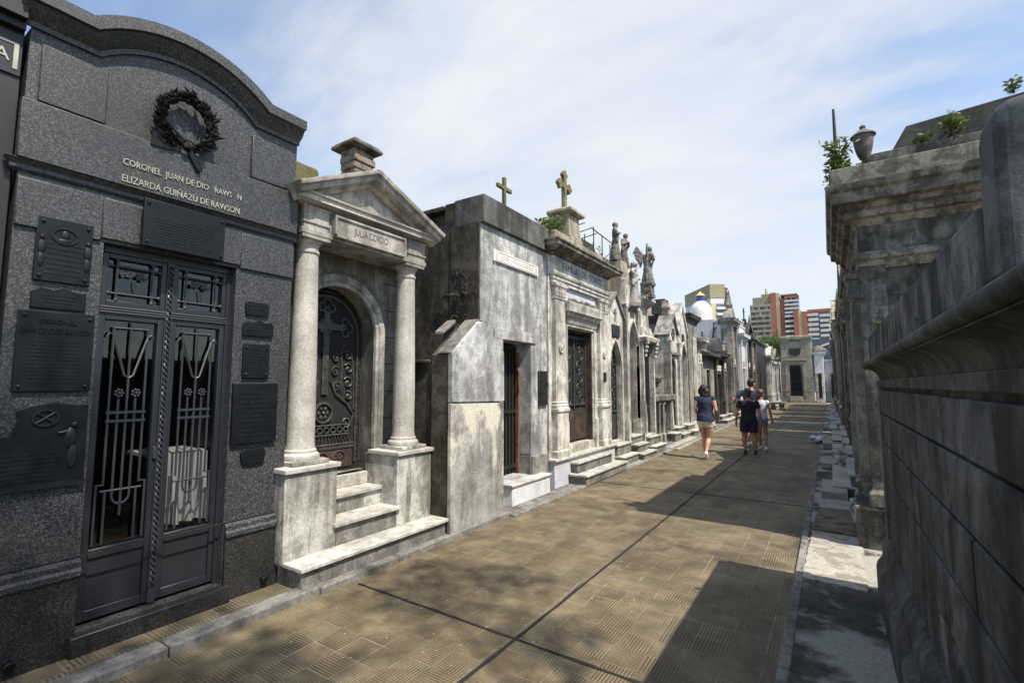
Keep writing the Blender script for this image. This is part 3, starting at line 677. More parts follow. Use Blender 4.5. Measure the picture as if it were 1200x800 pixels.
plaque(FB, B, 1.98, 2.165, 2.165, 2.275, 3, 'small bronze plaque, uppermost right of the door', bolts=False, outline=[(1.985, 2.165), (1.975, 2.25), (1.99, 2.275), (2.15, 2.27), (2.168, 2.25), (2.16, 2.165)])
plaque(FB, B, 1.965, 2.20, 2.00, 2.13, 4, 'small bronze plaque with scalloped edge', bolts=False, outline=[(1.96, 2.0), (1.965, 2.09), (1.99, 2.12), (2.04, 2.11), (2.09, 2.135), (2.14, 2.11), (2.19, 2.12), (2.21, 2.09), (2.205, 2.0)])
plaque(FB, B, 1.975, 2.185, 1.67, 1.94, 9, 'upright bronze plaque with a bolt in each corner')
plaque(FB, B, 1.91, 2.26, 1.17, 1.63, 10, 'square plain bronze plaque, largest right of the door', th=0.035, bolts=False)
plaque(FB, B, 2.0, 2.185, 1.005, 1.13, 4, 'small bronze plaque below the square one', bolts=False, outline=[(2.01, 1.005), (1.99, 1.10), (2.02, 1.13), (2.08, 1.118), (2.15, 1.13), (2.19, 1.10), (2.175, 1.005)])

# wreath
rg = random.Random(11); b = MB(FB); wc = (1.475, 3.47); wr = 0.150
b.tube([(wc[0] + wr * math.cos(a), 0.05, wc[1] + wr * 1.12 * math.sin(a)) for a in [2 * math.pi * i / 30 for i in range(31)]], 0.012, 7)
def leaf3(mb, fr, s, d, z, an, L, w_, curl):
    ca, sa = math.cos(an), math.sin(an)
    p0 = (s, d, z); p1 = (s + L * ca, d + curl, z + L * sa); m_ = (s + L * .5 * ca, d + curl * .5 + 0.014, z + L * .5 * sa)
    nx, nz = -sa * w_, ca * w_
    va = mb.V(*p0); vb = mb.V(*p1); vc = mb.V(m_[0] + nx, m_[1] - 0.008, m_[2] + nz); vd = mb.V(m_[0] - nx, m_[1] - 0.008, m_[2] - nz); ve = mb.V(m_[0], m_[1] + 0.006, m_[2])
    for q in ((va, vc, ve), (vc, vb, ve), (vb, vd, ve), (vd, va, ve)): mb.face(list(q))
for i in range(340):
    a = 2 * math.pi * i / 340 + rg.uniform(-.03, .03)
    if abs(a - math.pi * 1.5) < 0.25: continue
    rr = wr + rg.uniform(-0.022, 0.028); s = wc[0] + rr * math.cos(a); z = wc[1] + rr * 1.12 * math.sin(a)
    side = 1 if math.cos(a) > 0 else -1
    an = a + side * math.pi / 2 * rg.uniform(0.35, 1.1) if side > 0 else a - math.pi / 2 * rg.uniform(0.35, 1.1)
    leaf3(b, FB, s, 0.05 + rg.uniform(-0.01, 0.045), z, an, rg.uniform(0.040, 0.085), rg.uniform(0.009, 0.017), rg.uniform(-0.01, 0.05))
for i in range(26):
    a = rg.uniform(-1.2, 1.2); rr = wr + rg.uniform(-.03, .05); b.blob((wc[0] + rr * math.cos(a), 0.09, wc[1] + rr * 1.12 * math.sin(a)), rg.uniform(.010, .018), n=6)
wth = b.build('bronze_wreath', 'bronze_black', B, ang=20)
wth['label'] = 'dark bronze laurel and oak wreath with a ribbon'
b = MB(FB)
b.prism([(1.27, 3.23), (1.28, 3.33), (1.33, 3.34), (1.37, 3.30), (1.45, 3.28), (1.45, 3.25), (1.36, 3.235)], 0.05, 0.066)
b.prism([(1.45, 3.32), (1.50, 3.31), (1.58, 3.17), (1.575, 3.14), (1.55, 3.16)], 0.06, 0.078)
b.prism([(1.50, 3.30), (1.54, 3.28), (1.60, 3.19), (1.595, 3.15), (1.57, 3.17)], 0.045, 0.056)
b.tube([(1.27, 0.07, 3.45), (1.40, 0.085, 3.34), (1.50, 0.08, 3.27)], [0.004, 0.010, 0.014], 7)
b.tube([(1.29, 0.06, 3.49), (1.40, 0.075, 3.38), (1.50, 0.08, 3.30)], [0.003, 0.009, 0.012], 7)
b.blob((1.475, 0.085, 3.29), 0.028, (1, 1.2, 1))
b.tube([(1.48 + 0.04 * math.cos(a), 0.085, 3.32 + 0.022 * math.sin(a)) for a in [i * math.pi / 5 for i in range(11)]], 0.006, 5)
b.build('ribbon', 'bronze_black', wth)

# ---- C: cream tomb with two columns and a pediment
FC = Frame('L', -3.66)
Ct = thing('columned_tomb', 'cream stone tomb with two round columns, triangular pediment and an arched iron door', 'tomb', (-3.66, 3.1, 0), 'tombs of the left row')
W = -0.49
b = MB(FC)
op = opening(3.1 - 0.47, 3.1 + 0.47, 0.72, 2.15 + 0.48, 'round')
b.prism([(2.37, 0.72), (2.37, 3.0), (4.0, 3.0), (4.0, 0.72)] + op[::-1], W - 0.22, W)
b.box(2.37, 4.0, W - 0.22, W - 0.001, 0.0, 0.72)
wl = b.build('wall', 'wall_joint', Ct)
b = MB(FC)
for z in (0.95, 1.25, 1.55, 1.85, 2.15, 2.45, 2.75):
    b.box(3.70, 3.998, W, W + 0.0015, z - 0.004, z + 0.004); b.box(2.372, 2.50, W, W + 0.0015, z - 0.004, z + 0.004)
b.build('masonry_joints', 'joint_black', wl)
MB(FC).box(2.37, 4.0, -2.2, W - 0.72, 0.0, 3.4).box(2.37, 2.55, W - .719, W - .221, 0, 3.0).box(3.7, 4.0, W - .719, W - .221, 0, 3.0).box(2.37, 4.0, W - .719, W - .001, 3.001, 3.4).build('body', 'wall_joint', Ct)
# archivolt and jambs
pth = [(3.1 - 0.53, 0.94), (3.1 - 0.53, 2.15)] + arch(3.1, 2.15, 0.53, n=18)[1:-1] + [(3.1 + 0.53, 2.15), (3.1 + 0.53, 0.94)]
MB(FC).sweep(pth, [(W, -0.065), (W + 0.035, -0.06), (W + 0.035, -0.02), (W + 0.05, -0.015), (W + 0.05, 0.05), (W + 0.035, 0.06), (W, 0.06)]).build('archivolt', 'pedestal', Ct)
# iron door
DD = W - 0.20
dr = MB(FC).prism(opening(2.62, 3.58, 0.73, 2.66, 'round'), DD - 0.02, DD).build('iron_door', 'dark_void', Ct)  # backing coloured near-black to read as shaded gaps behind the scrollwork
q = MB(FC); e = 0.014
inn = [(3.1 - 0.40, 0.80), (3.1 - 0.40, 2.14)] + arch(3.1, 2.14, 0.40, n=18)[1:-1] + [(3.5, 2.14), (3.5, 0.80)]
q.sweep(inn, [(DD, -0.012), (DD + 0.02, -0.012), (DD + 0.02, 0.012), (DD, 0.012)])
q.sweep([(s * 1.0 if abs(s - 3.1) < .01 else s + (0.06 if s > 3.1 else -0.06), z + (0.05 if z > 2.14 else 0)) for s, z in inn], [(DD, -0.006), (DD + 0.012, -0.006), (DD + 0.012, 0.006), (DD, 0.006)])
for sg in (-1, 1):
    for k in range(22): q.blob((3.1 + sg * 0.43, DD + 0.006, 0.86 + k * 0.058), 0.009, n=6)
# cross with trefoil rings
q.prism([(3.1 - .035, 1.52), (3.1 - .035, 2.19), (3.1 + .035, 2.19), (3.1 + .035, 1.52)], DD, DD + 0.022)
q.box(3.1 - .035, 3.1 + .035, DD + .001, DD + 0.022, 2.26, 2.38); q.box(2.9, 3.3, DD, DD + 0.024, 2.19, 2.26)
def ring(mb, c, r, tb=0.013, d=DD + 0.014, n=14):
    mb.tube([(c[0] + r * math.cos(2 * math.pi * i / n), d, c[1] + r * math.sin(2 * math.pi * i / n)) for i in range(n + 1)], tb, 6)
for c_, dirs in (((3.1, 2.42), ((-0.055, 0), (0.055, 0), (0, 0.055))), ((3.33, 2.225), ((0, 0.055), (0, -0.055), (0.055, 0))), ((2.87, 2.225), ((0, 0.055), (0, -0.055), (-0.055, 0)))):
    for dx, dz in dirs: ring(q, (c_[0] + dx, c_[1] + dz), 0.042)
for k in range(4):
    a = math.pi / 4 + k * math.pi / 2; q.blob((3.1 + 0.07 * math.cos(a), DD + .012, 2.225 + 0.07 * math.sin(a)), 0.028, (0.5, 1, 1), 6)
for k in range(6): q.blob((3.1, DD + 0.024, 1.56 + k * 0.115), 0.016, (0.6, 0.6, 1.2), 6)
# scroll work
for sg in (-1, 1):
    stem = [(3.1 + sg * (0.05 + 0.27 * (i / 12) ** 1.6), DD + 0.012, 1.55 + 0.0 + 0.42 * (i / 12)) for i in range(13)]
    q.tube([(3.1 + sg * 0.33, DD + .012, 1.18), (3.1 + sg * 0.37, DD + .012, 1.30), (3.1 + sg * 0.28, DD + .012, 1.42), (3.1 + sg * 0.14, DD + .012, 1.52), (3.1 + sg * 0.07, DD + .012, 1.66)], 0.013)
    for (cs, cz, r0, a0_, tn) in ((0.28, 1.93, 0.055, 2.5, -1.3), (0.13, 1.90, 0.05, 0.6, 1.3), (0.29, 1.79, 0.06, 2.5, -1.3), (0.13, 1.76, 0.055, 0.6, 1.3), (0.29, 1.64, 0.065, 2.5, -1.3), (0.15, 1.60, 0.055, 0.6, 1.3), (0.30, 1.50, 0.05, 2.0, -1.3), (0.27, 1.22, 0.06, -1.2, 1.2)):
        q.tube([(3.1 + sg * (s - 0.0), d, z) for s, d, z in spiral((cs, cz), r0, 0.01, a0_, tn, 18, DD + 0.014)], 0.009, 5)
        q.blob((3.1 + sg * cs, DD + 0.014, cz), 0.014, n=6)
    q.tube([(3.1 + sg * 0.20, DD + .012, 1.55), (3.1 + sg * 0.205, DD + .012, 1.8), (3.1 + sg * 0.19, DD + .012, 1.98), (3.1 + sg * 0.23, DD + .012, 2.05)], 0.010)
    q.tube([(3.1 + sg * 0.37, DD + .012, 1.35), (3.1 + sg * 0.36, DD + .012, 1.7), (3.1 + sg * 0.33, DD + .012, 1.95)], 0.010)
ring(q, (3.1, 1.33), 0.10, 0.015)
for k in range(6): q.blob((3.1 + 0.05 * math.cos(k * math.pi / 3), DD + .01, 1.33 + 0.05 * math.sin(k * math.pi / 3)), 0.022, (0.4, 1, 1), 6)
q.blob((3.1, DD + .012, 1.33), 0.02, n=8)
# band of ovals, band of reeds
q.tube([(2.78, DD + .012, 1.20), (3.42, DD + .012, 1.20)], 0.010).tube([(2.78, DD + .012, 1.10), (3.42, DD + .012, 1.10)], 0.010).tube([(2.72, DD + .012, 1.00), (3.48, DD + .012, 1.00)], 0.012)
for k in range(8): ring(q, (2.82 + k * 0.08, 1.15), 0.030, 0.008, n=10)
for k in range(17): q.tube([(2.80 + k * 0.037, DD + .008, 1.09), (2.76 + k * 0.0425, DD + .008, 1.01)], 0.008, 5)
q.box(2.72, 3.48, DD, DD + 0.02, 0.955, 0.985)
q.build('scrollwork', 'iron_scroll', dr)
q = MB(FC).box(2.73, 3.47, DD + 0.001, DD + 0.010, 0.76, 0.95)
for c_ in (2.90, 3.30):
    ring(q, (c_, 0.855), 0.075, 0.012)
    for k in range(6): q.blob((c_ + 0.042 * math.cos(k * math.pi / 3), DD + .012, 0.855 + 0.042 * math.sin(k * math.pi / 3)), 0.018, (0.5, 1, 1), 6)
    q.blob((c_, DD + .014, 0.855), 0.014, n=6)
ring(q, (3.1, 0.855), 0.075, 0.012)
q.build('kick_panel', 'iron_rust', dr)
# columns
shaft = [(0.98, 0.16), (0.98, 0.16), (1.0, 0.165), (1.02, 0.16), (1.03, 0.145), (1.04, 0.135), (1.055, 0.137), (1.07, 0.125), (1.12, 0.117), (1.6, 0.1165), (2.2, 0.107), (2.78, 0.095), (2.79, 0.105), (2.81, 0.105), (2.82, 0.095), (2.86, 0.098), (2.875, 0.11), (2.90, 0.125)]
for s in (2.55, 3.77):
    cdx = -0.22
    cl = MB(FC).lathe(s, cdx, shaft[1:], 28).build('column', 'marble_cream', Ct, ang=28)
    MB(FC).box(s - 0.175, s + 0.175, cdx - 0.175, cdx + 0.175, 0.945, 0.979).build('base_plate', 'pedestal', cl, bev=0.005)
    MB(FC).box(s - 0.14, s + 0.14, cdx - 0.14, cdx + 0.14, 2.901, 2.935).build('abacus', 'tomb_cream', cl, bev=0.004)
# pedestals
for s0, s1, nm in ((2.29, 2.78, 'left'), (3.49, 3.98, 'right')):
    pd = MB(FC).box(s0, s1, W + 0.001, 0.0, 0.20, 0.90).build('pedestal', 'pedestal', Ct, bev=0.008)
    MB(FC).box(s0 - 0.015, s1 + 0.02, W + .052, 0.025, 0.901, 0.943).build('pedestal_cap', 'tread', pd, bev=0.008)
# steps
st = MB(FC).box(2.32, 3.98, W, 0.215, 0.0, 0.185).build('step_riser', 'cement', Ct, bev=0.01)
MB(FC).box(2.30, 4.0, W, 0.245, 0.186, 0.222).build('step_tread', 'tread', Ct, bev=0.008)
MB(FC).box(2.781, 3.489, W, 0.0, 0.223, 0.385).build('step_riser', 'cement', Ct, bev=0.006)
MB(FC).box(2.75, 3.52, W, 0.035, 0.386, 0.42).build('step_tread', 'tread', Ct, bev=0.006)
MB(FC).box(2.782, 3.488, W, -0.24, 0.421, 0.56).build('step_riser', 'pedestal', Ct, bev=0.006)
MB(FC).box(2.782, 3.488, W, -0.21, 0.561, 0.60).build('step_tread', 'tread', Ct, bev=0.006)
MB(FC).box(2.782, 3.488, W - 0.10, -0.44, 0.601, 0.72).build('threshold', 'tread', Ct, bev=0.006)
# entablature
MB(FC).box(2.40, 3.93, W + 0.001, -0.075, 2.936, 2.985).build('architrave', 'tomb_cream', Ct, bev=0.004)
MB(FC).box(2.42, 3.91, W + .001, -0.09, 2.986, 3.19).build('frieze', 'wall_joint', Ct, bev=0.004)
for s in (2.415, 3.66):
    MB(FC).loft(s, s + 0.25, -0.3, -0.08, [(2.94, 0.0), (3.03, 0.0), (3.035, 0.012), (3.05, 0.012), (3.055, 0.0), (3.16, 0.0), (3.185, 0.02)]).build('corner_block', 'tomb_cream', Ct)
np_ = MB(FC).box(2.70, 3.58, -0.09, -0.045, 2.965, 3.165).build('name_panel', 'tomb_cream', Ct, bev=0.004)
MB(FC).sweep([(2.70, 2.965), (3.58, 2.965), (3.58, 3.165), (2.70, 3.165), (2.70, 2.967)], [(-0.046, 0), (-0.03, 0), (-0.03, 0.02), (-0.046, 0.025)]).build('panel_frame', 'tomb_cream', np_)
text(np_, 'JULIA CORDO', FC, 3.13, -0.045, 3.065, 0.10, 'letter_dark', width=0.42, ext=0.003)
MB(FC).loft(2.40, 3.93, W, -0.10, [(3.191, 0.0), (3.20, 0.03), (3.215, 0.05), (3.22, 0.10), (3.262, 0.10), (3.268, 0.12), (3.285, 0.125)]).build('cornice', 'marble_cream', Ct)
apex = (3.08, 3.66); eL = (2.27, 3.27); eR = (4.03, 3.27)
MB(FC).prism([(2.42, 3.286), (3.08, 3.60), (3.90, 3.286)], W, -0.07).build('tympanum', 'tomb_cream', Ct)
pr = [(-0.07, -0.10), (-0.04, -0.10), (-0.01, -0.075), (-0.01, -0.06), (0.06, -0.045), (0.07, 0.0), (0.10, 0.005), (0.11, 0.035), (0.11, 0.04), (W, 0.04), (W, -0.09)]
MB(FC).sweep([eL, apex, eR], pr).build('raking_cornice', 'tomb_cream', Ct)
MB(FC).prism([(2.30, 3.27), (3.08, 3.655), (4.0, 3.27)], -1.9, W - 0.002).build('roof', 'moss_roof', Ct)
pb = MB(FC).box(3.25, 3.98, -1.28, -0.88, 3.30, 3.93).build('roof_block', 'wall_joint', Ct, bev=0.01)
rg = random.Random(3)
# broken pier on the roof
pr_ = thing('roof_pier', 'broken brick pier with overhanging cap slab on the roof behind the pediment', 'pier', (-4.7, 3.7, 3.93))
b = MB(); 
for k in range(6):
    o_ = rg.uniform(-.02, .02); b.box(-4.84 + o_, -4.56 + rg.uniform(-.02, .02), 3.56 + rg.uniform(-.02, .02), 3.86 + rg.uniform(-.02, .02), 3.93 + k * 0.085, 3.93 + (k + 1) * 0.085 - 0.001)
b.build('shaft', 'brick_rough', pr_, bev=0.015)
MB().box(-4.92, -4.48, 3.49, 3.93, 4.442, 4.49).build('cap_slab', 'cornice_stone', pr_, bev=0.015)
MB().box(-4.89, -4.51, 3.52, 3.90, 4.491, 4.52).build('cap_slab', 'cornice_stone', pr_, bev=0.01)
# mossy block between B and C
o = MB().box(-5.5, -4.9, 2.6, 3.35, 3.2, 4.15).build('mossy_block', 'moss_roof', bev=0.05); tag(rebase(o, (-5.2, 3, 3.2)), 'mossy brown masonry block on the roof behind the granite tomb', 'masonry')

# ---- P: gabled pier wall
FP = Frame('L', -3.40)
P = thing('gabled_pier', 'stained grey rendered pier with a gabled head and bare yellowish patches', 'pier', (-3.5, 4.5, 0))
gb = [(4.0, 1.42), (4.0, 1.97), (4.46, 2.36), (4.56, 2.355), (4.99, 2.03), (5.0, 1.40)]
MB(FP).prism([(4.0, 0.0), (4.0, 1.42), (5.0, 1.40), (5.0, 0.0)], -0.05, 0.0).build('shaft', 'plaster_pier', P, bev=0.008)
MB(FP).prism([(4.006, 0.0), (4.006, 1.95), (4.46, 2.34), (4.56, 2.34), (4.985, 2.0), (4.985, 0.0)], -0.30, -0.051).build('core', 'plaster_dark', P, bev=0.008)
MB(FP).prism([(s, z + 0.006) for s, z in gb[:1]] + gb[1:5] + [(5.0, 1.408)], -0.06, 0.012).build('head', 'plaster_grey', P, bev=0.012)
MB(FP).prism([(3.985, 1.955), (3.985, 1.975), (4.46, 2.385), (4.57, 2.38), (4.57, 2.362), (4.46, 2.362), (4.0, 1.972)], -0.20, -0.01).build('coping', 'cement', P, bev=0.01)
MB(FP).prism([(4.22, 2.20), (4.22, 2.24), (4.44, 2.40), (4.44, 2.35)], -0.46, -0.32).build('coping', 'cement', P, bev=0.01)
o = MB().box(-4.64, -3.722, 4.03, 4.2, 0.0, 1.86).box(-4.64, -3.724, 4.0, 4.23, 1.861, 1.90).build('low_wall', 'plaster_dark', bev=0.01)
tag(rebase(o, (-4.1, 4.1, 0)), 'dark stained low wall between the columned tomb and the gabled pier', 'wall')

# ---- D: plain plastered tomb
FD = Frame('L', -3.72)
D = thing('plastered_tomb', 'tall plain grey plastered tomb with dark side wall, white name plate and narrow barred door', 'tomb', (-3.72, 5.75, 0), 'tombs of the left row')
b = MB(FD); op = opening(5.42, 6.19, 0.31, 2.235, 'rect')
b.prism([(4.93, 0.31), (4.93, 4.0), (6.68, 4.0), (6.68, 0.31)] + op[::-1], -0.45, 0.0); b.box(4.93, 6.68, -0.45, -.001, 0.0, 0.31)
b.build('wall', 'plaster_grey', D, bev=0.006)
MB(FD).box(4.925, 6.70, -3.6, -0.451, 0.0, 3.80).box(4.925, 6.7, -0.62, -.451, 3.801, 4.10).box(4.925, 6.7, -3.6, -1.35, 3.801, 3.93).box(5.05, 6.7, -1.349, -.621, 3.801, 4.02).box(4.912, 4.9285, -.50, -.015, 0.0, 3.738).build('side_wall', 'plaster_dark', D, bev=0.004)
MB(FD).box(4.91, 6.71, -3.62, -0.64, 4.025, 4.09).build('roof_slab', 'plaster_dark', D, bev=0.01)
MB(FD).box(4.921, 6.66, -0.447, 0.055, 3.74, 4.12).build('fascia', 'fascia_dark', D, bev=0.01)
MB(FD).box(5.22, 6.32, 0.0, 0.022, 2.236, 2.38).box(5.22, 5.42, 0.0, 0.022, 0.32, 2.2355).build('door_surround', 'plaster_grey', D, bev=0.004)
MB(FD).box(6.192, 6.66, 0.0, 0.03, 0.02, 0.565).box(6.176, 6.1835, -0.4, -0.002, 0.31, 0.57).build('plinth', 'tomb_grey', D, bev=0.01)
MB(FD).box(6.185, 6.1895, -0.40, -0.001, 0.60, 2.23).build('door_reveal', 'plaster_grey', D)
sp = MB(FD).box(5.42, 6.45, -0.45, 0.17, 0.02, 0.27).build('step_riser', 'tomb_bright', D, bev=0.008)
MB(FD).box(5.40, 6.47, -0.45, 0.19, 0.271, 0.305).build('step_tread', 'tread', D, bev=0.008)
gt = MB(FD).box(5.43, 6.18, -0.30, -0.285, 0.33, 2.2).build('barred_gate', 'dark_void', D)
q = MB(FD)
for k in range(9): q.box(5.45 + k * 0.088, 5.475 + k * 0.088, -0.275, -0.255, 0.34, 2.2)
for z in (0.40, 1.2, 2.15): q.box(5.43, 6.18, -0.282, -0.25, z, z + 0.05)
q.build('bars', 'iron', gt)
q = MB(FD).box(6.15, 6.184, -0.25, -0.20, 0.33, 2.1).tube([(6.16, -.22, 1.9), (6.13, -.18, 1.8), (6.16, -.2, 1.7), (6.14, -.18, 1.55), (6.165, -.22, 1.45)], 0.012).build('rusted_frame', 'rust_strip', D)
npd = MB(FD).box(5.26, 6.31, 0.0, 0.03, 3.285, 3.44).build('name_plate', 'marble_plate', D, bev=0.003)
MB(FD).box(5.19, 5.245, 0.0, 0.03, 3.285, 3.44).box(6.325, 6.37, 0.0, 0.03, 3.285, 3.44).build_split('plate_end', 'marble_plate', npd, bev=0.003)
MB(FD).sweep([(5.28, 3.30), (6.29, 3.30), (6.29, 3.425), (5.28, 3.425), (5.28, 3.302)], [(0.03, 0), (0.034, 0.002), (0.034, 0.006), (0.03, 0.008)]).build('plate_border', 'letter_pale', npd)
text(npd, 'JOSÉ I. FRANCESCHI', FD, 5.79, 0.031, 3.362, 0.08, 'letter_pale', width=0.86, ext=0.001)
mb_ = MB(FD).box(6.38, 6.64, 0.0, 0.035, 1.30, 1.83).build('bronze_plate', 'iron', D, bev=0.006)
MB(FD).box(6.42, 6.58, 0.035, 0.042, 1.36, 1.76).tube([(6.6, .04, 1.68), (6.62, .05, 1.62), (6.6, .04, 1.56)], 0.008).build('plate_relief', 'iron', mb_)
MB(FD).tube([(6.60, 0.06, 0.02), (6.60, 0.06, 0.18), (6.60, 0.03, 0.22)], 0.014).build('drain_pipe', 'iron', D)
cr = MB(FD).box(5.585, 5.635, -0.12, -0.07, 4.10, 4.62).box(5.43, 5.79, -0.118, -0.072, 4.43, 4.485).box(5.545, 5.675, -0.15, -0.04, 4.10, 4.15).build('cross', 'lichen_cross', D, bev=0.006)
# fallen scar with vine stems on the side wall
rg = random.Random(8); b = MB()
for k in range(26):
    x = rg.uniform(-4.22, -3.9); zc_ = 2.85 + rg.uniform(-0.7, 0.25) * (1 - abs(x + 4.1)); y = 4.915
    pts = []
    for i in range(5): pts.append((x + rg.uniform(-.05, .05) + i * .012, y - .012 - rg.uniform(0.0, 0.02), zc_ + i * 0.03 + rg.uniform(-.02, .02)))
    b.tube(pts, rg.uniform(0.003, 0.007), 4)
for k in range(5):
    pts = [(-3.76 - i * 0.07, 4.895 - rg.uniform(0, .03), 2.80 + rg.uniform(-.03, .03)) for i in range(9)]; b.tube(pts, 0.009, 5)
o = b.build('dead_vine', 'plaster_dark'); tag(rebase(o, (-4.1, 4.9, 2.0)), 'dry vine stems clinging to the dark side wall of the plain tomb', 'vine')

# ---- generic parts used by many tombs (each call makes named parts of one tomb)
def cross_part(fr, root, s, d, z, h, mat='lichen_cross', budded=False, w_=None, name='cross'):
    w_ = w_ or h * 0.055; b = MB(fr); ah = h * 0.30; zc_ = z + h * 0.66
    b.box(s - w_, s + w_, d - w_ * .9, d + w_ * .9, z, z + h).box(s - ah, s - w_, d - w_ * .85, d + w_ * .85, zc_ - w_, zc_ + w_).box(s + w_, s + ah, d - w_ * .85, d + w_ * .85, zc_ - w_, zc_ + w_)
    if budded:
        for cs, cz in ((s, z + h - w_), (s - ah + w_, zc_), (s + ah - w_, zc_)):
            for dx, dz in ((-1.3, 0), (1.3, 0), (0, 1.3), (0, -1.3)):
                b.tube([(cs + dx * w_, d - w_ * .8, cz + dz * w_), (cs + dx * w_, d + w_ * .8, cz + dz * w_)], w_ * 1.0, 8)
    return b.build(name, mat, root, bev=0.004)
def iron_gate(fr, root, s0, s1, z0, z1, d, kind='scroll', shape='rect', mat='iron', panel=0.28, seed=0):
    rg = random.Random(seed); g_ = MB(fr).prism(opening(s0, s1, z0, z1, shape), d - 0.02, d).build('door', 'dark_void', root)
    q = MB(fr); w_ = s1 - s0; c = (s0 + s1) / 2
    out = opening(s0 + .01, s1 - .01, z0 + .01, z1 - .015, shape)
    q.sweep(out, [(d, -0.02), (d + 0.03, -0.02), (d + 0.03, 0.02), (d, 0.02)])
    zt = z1 - (0.12 if shape == 'rect' else w_ * 0.75); zp = z0 + (z1 - z0) * panel
    q.box(c - 0.018, c + 0.018, d, d + 0.035, z0, zt); q.box(s0 + .03, s1 - .03, d, d + 0.03, zp, zp + 0.04); q.box(s0 + .03, s1 - .03, d, d + 0.03, zt - .02, zt + .02)
    if kind == 'bars':
        n = max(4, int(w_ / 0.09))
        for k in range(1, n): s = s0 + w_ * k / n; q.box(s - 0.008, s + 0.008, d + .005, d + 0.025, z0, zt)
    else:
        for sg in (-1, 1):
            cs = c + sg * w_ / 4; nz = int((zt - zp) / (w_ * 0.34)); st_ = (zt - zp) / max(1, nz)
            for k in range(nz):
                zz_ = zp + st_ * (k + .5); r0 = w_ * 0.13
                for (ds, dz, a0_, tn) in ((-.04 * w_, st_ * .2, 0.5, 1.2), (.04 * w_, -st_ * .2, 3.6, 1.2)):
                    q.tube(spiral((cs + ds, zz_ + dz), r0, 0.012, a0_, tn, 12, d + 0.015), 0.009, 4)
        for sg in (-1, 1): q.box(c + sg * w_ / 4 - w_ * .17, c + sg * w_ / 4 + w_ * .17, d + .001, d + .015, z0 + .06, zp - .04)
    if shape != 'rect': 
        for k in range(5): a = math.pi * (k + 1) / 6; q.tube([(c, d + .015, zt), (c - w_ * .42 * math.cos(a), d + .015, zt + w_ * .42 * math.sin(a))], 0.008, 4)
    q.build('grille', 'iron_scroll' if mat == 'iron' else mat, g_); return g_
def pilaster(fr, root, s0, s1, z0, z1, d0, d1, mat, ped=None, cap=True):
    b = MB(fr); zb = z0
    if ped:
        b.loft(s0 - .02, s1 + .02, d0, d1 + .03, [(z0, 0.015), (z0 + .10, 0.015), (z0 + .12, 0.0), (ped - .08, 0.0), (ped - .06, 0.02), (ped - .02, 0.02), (ped, 0.005)]); zb = ped
        b.loft(s0 - 0.0, s1 + 0.0, d0, d1, [(zb + .001, 0.03), (zb + .04, 0.03), (zb + .055, 0.015), (zb + .085, 0.02), (zb + .10, 0.0)])
    b.box(s0, s1, d0, d1, zb, z1 - (0.26 if cap else 0))
    o = b.build('pilaster', mat, root)
    if cap:
        q = MB(fr).loft(s0, s1, d0, d1, [(z1 - .26, 0.012), (z1 - .24, 0.012), (z1 - .235, 0.0), (z1 - .06, 0.02), (z1 - .055, 0.04), (z1 - .001, 0.045)])
        n = 4
        for k in range(n):
            s = s0 + (s1 - s0) * (k + .5) / n
            for zz_, rr in ((z1 - .20, .022), (z1 - .14, .022), (z1 - .08, .028)): q.blob((s, d1 + 0.012, zz_), rr, (0.8, 0.9, 1.4), 6)
        q.build('capital', mat, o)
    return o
def cornice(fr, root, s0, s1, d0, z, h, o_, mat, d1=0.0, name='cornice', back=False):
    return MB(fr).loft(s0, s1, d0, d1, [(z, 0.0), (z + h * .12, o_ * .15), (z + h * .3, o_ * .2), (z + h * .35, o_ * .45), (z + h * .5, o_ * .55), (z + h * .55, o_ * .9), (z + h * .82, o_ * .92), (z + h * .88, o_), (z + h, o_)], back).build(name, mat, root)
def steps(fr, root, lst, mat_r='cement', mat_t='tread'):
    for s0, s1, d0, d1, z0, z1 in lst:
        MB(fr).box(s0, s1, d0, d1, z0, z1 - .035).build('step_riser', mat_r, root, bev=0.006)
        MB(fr).box(s0 - .02, s1 + .02, d0, d1 + .025, z1 - .034, z1).build('step_tread', mat_t, root, bev=0.006)
def body(fr, root, s0, s1, h, depth, mat, op=None, op_z=0.4, th=0.35, top=None, z0=0.0, name='wall', door_d=-0.2, backmat=None):
    """front wall with door hole, plus the mass behind it"""
    b = MB(fr)
    if op:
        b.box(s0, s1, -th, -.001, z0, op_z); b.prism(wall_poly(s0, s1, op_z, h, op, top), -th, 0.0)
    else: b.prism([(s0, z0)] + (top or [(s0, h), (s1, h)]) + [(s1, z0)], -th, 0.0)
    o = b.build(name, mat, root, bev=0.004)
    hb = h if not top else min(z for s, z in top)
    MB(fr).box(s0 + .003, s1 - .003, -depth, -th - .001, z0, hb - .02).build('rear_walls', backmat or mat, root)
    return o
def foliage(mb, c, r, n, L, sq=(1, 1, 0.8), rg=rnd, up=0.3):
    c = Vector(c)
    for i in range(n):
        v = Vector((rg.gauss(0, 1), rg.gauss(0, 1), rg.gauss(0, 1))).normalized() * (rg.random() ** 0.45) * r
        p = c + Vector((v.x * sq[0], v.y * sq[1], v.z * sq[2])); d = (v.normalized() * 0.6 + Vector((rg.uniform(-1, 1), rg.uniform(-1, 1), rg.uniform(-.6, 1) + up))).normalized()
        mb.leaf(p, p + d * L * rg.uniform(0.6, 1.2), L * rg.uniform(0.16, 0.26))
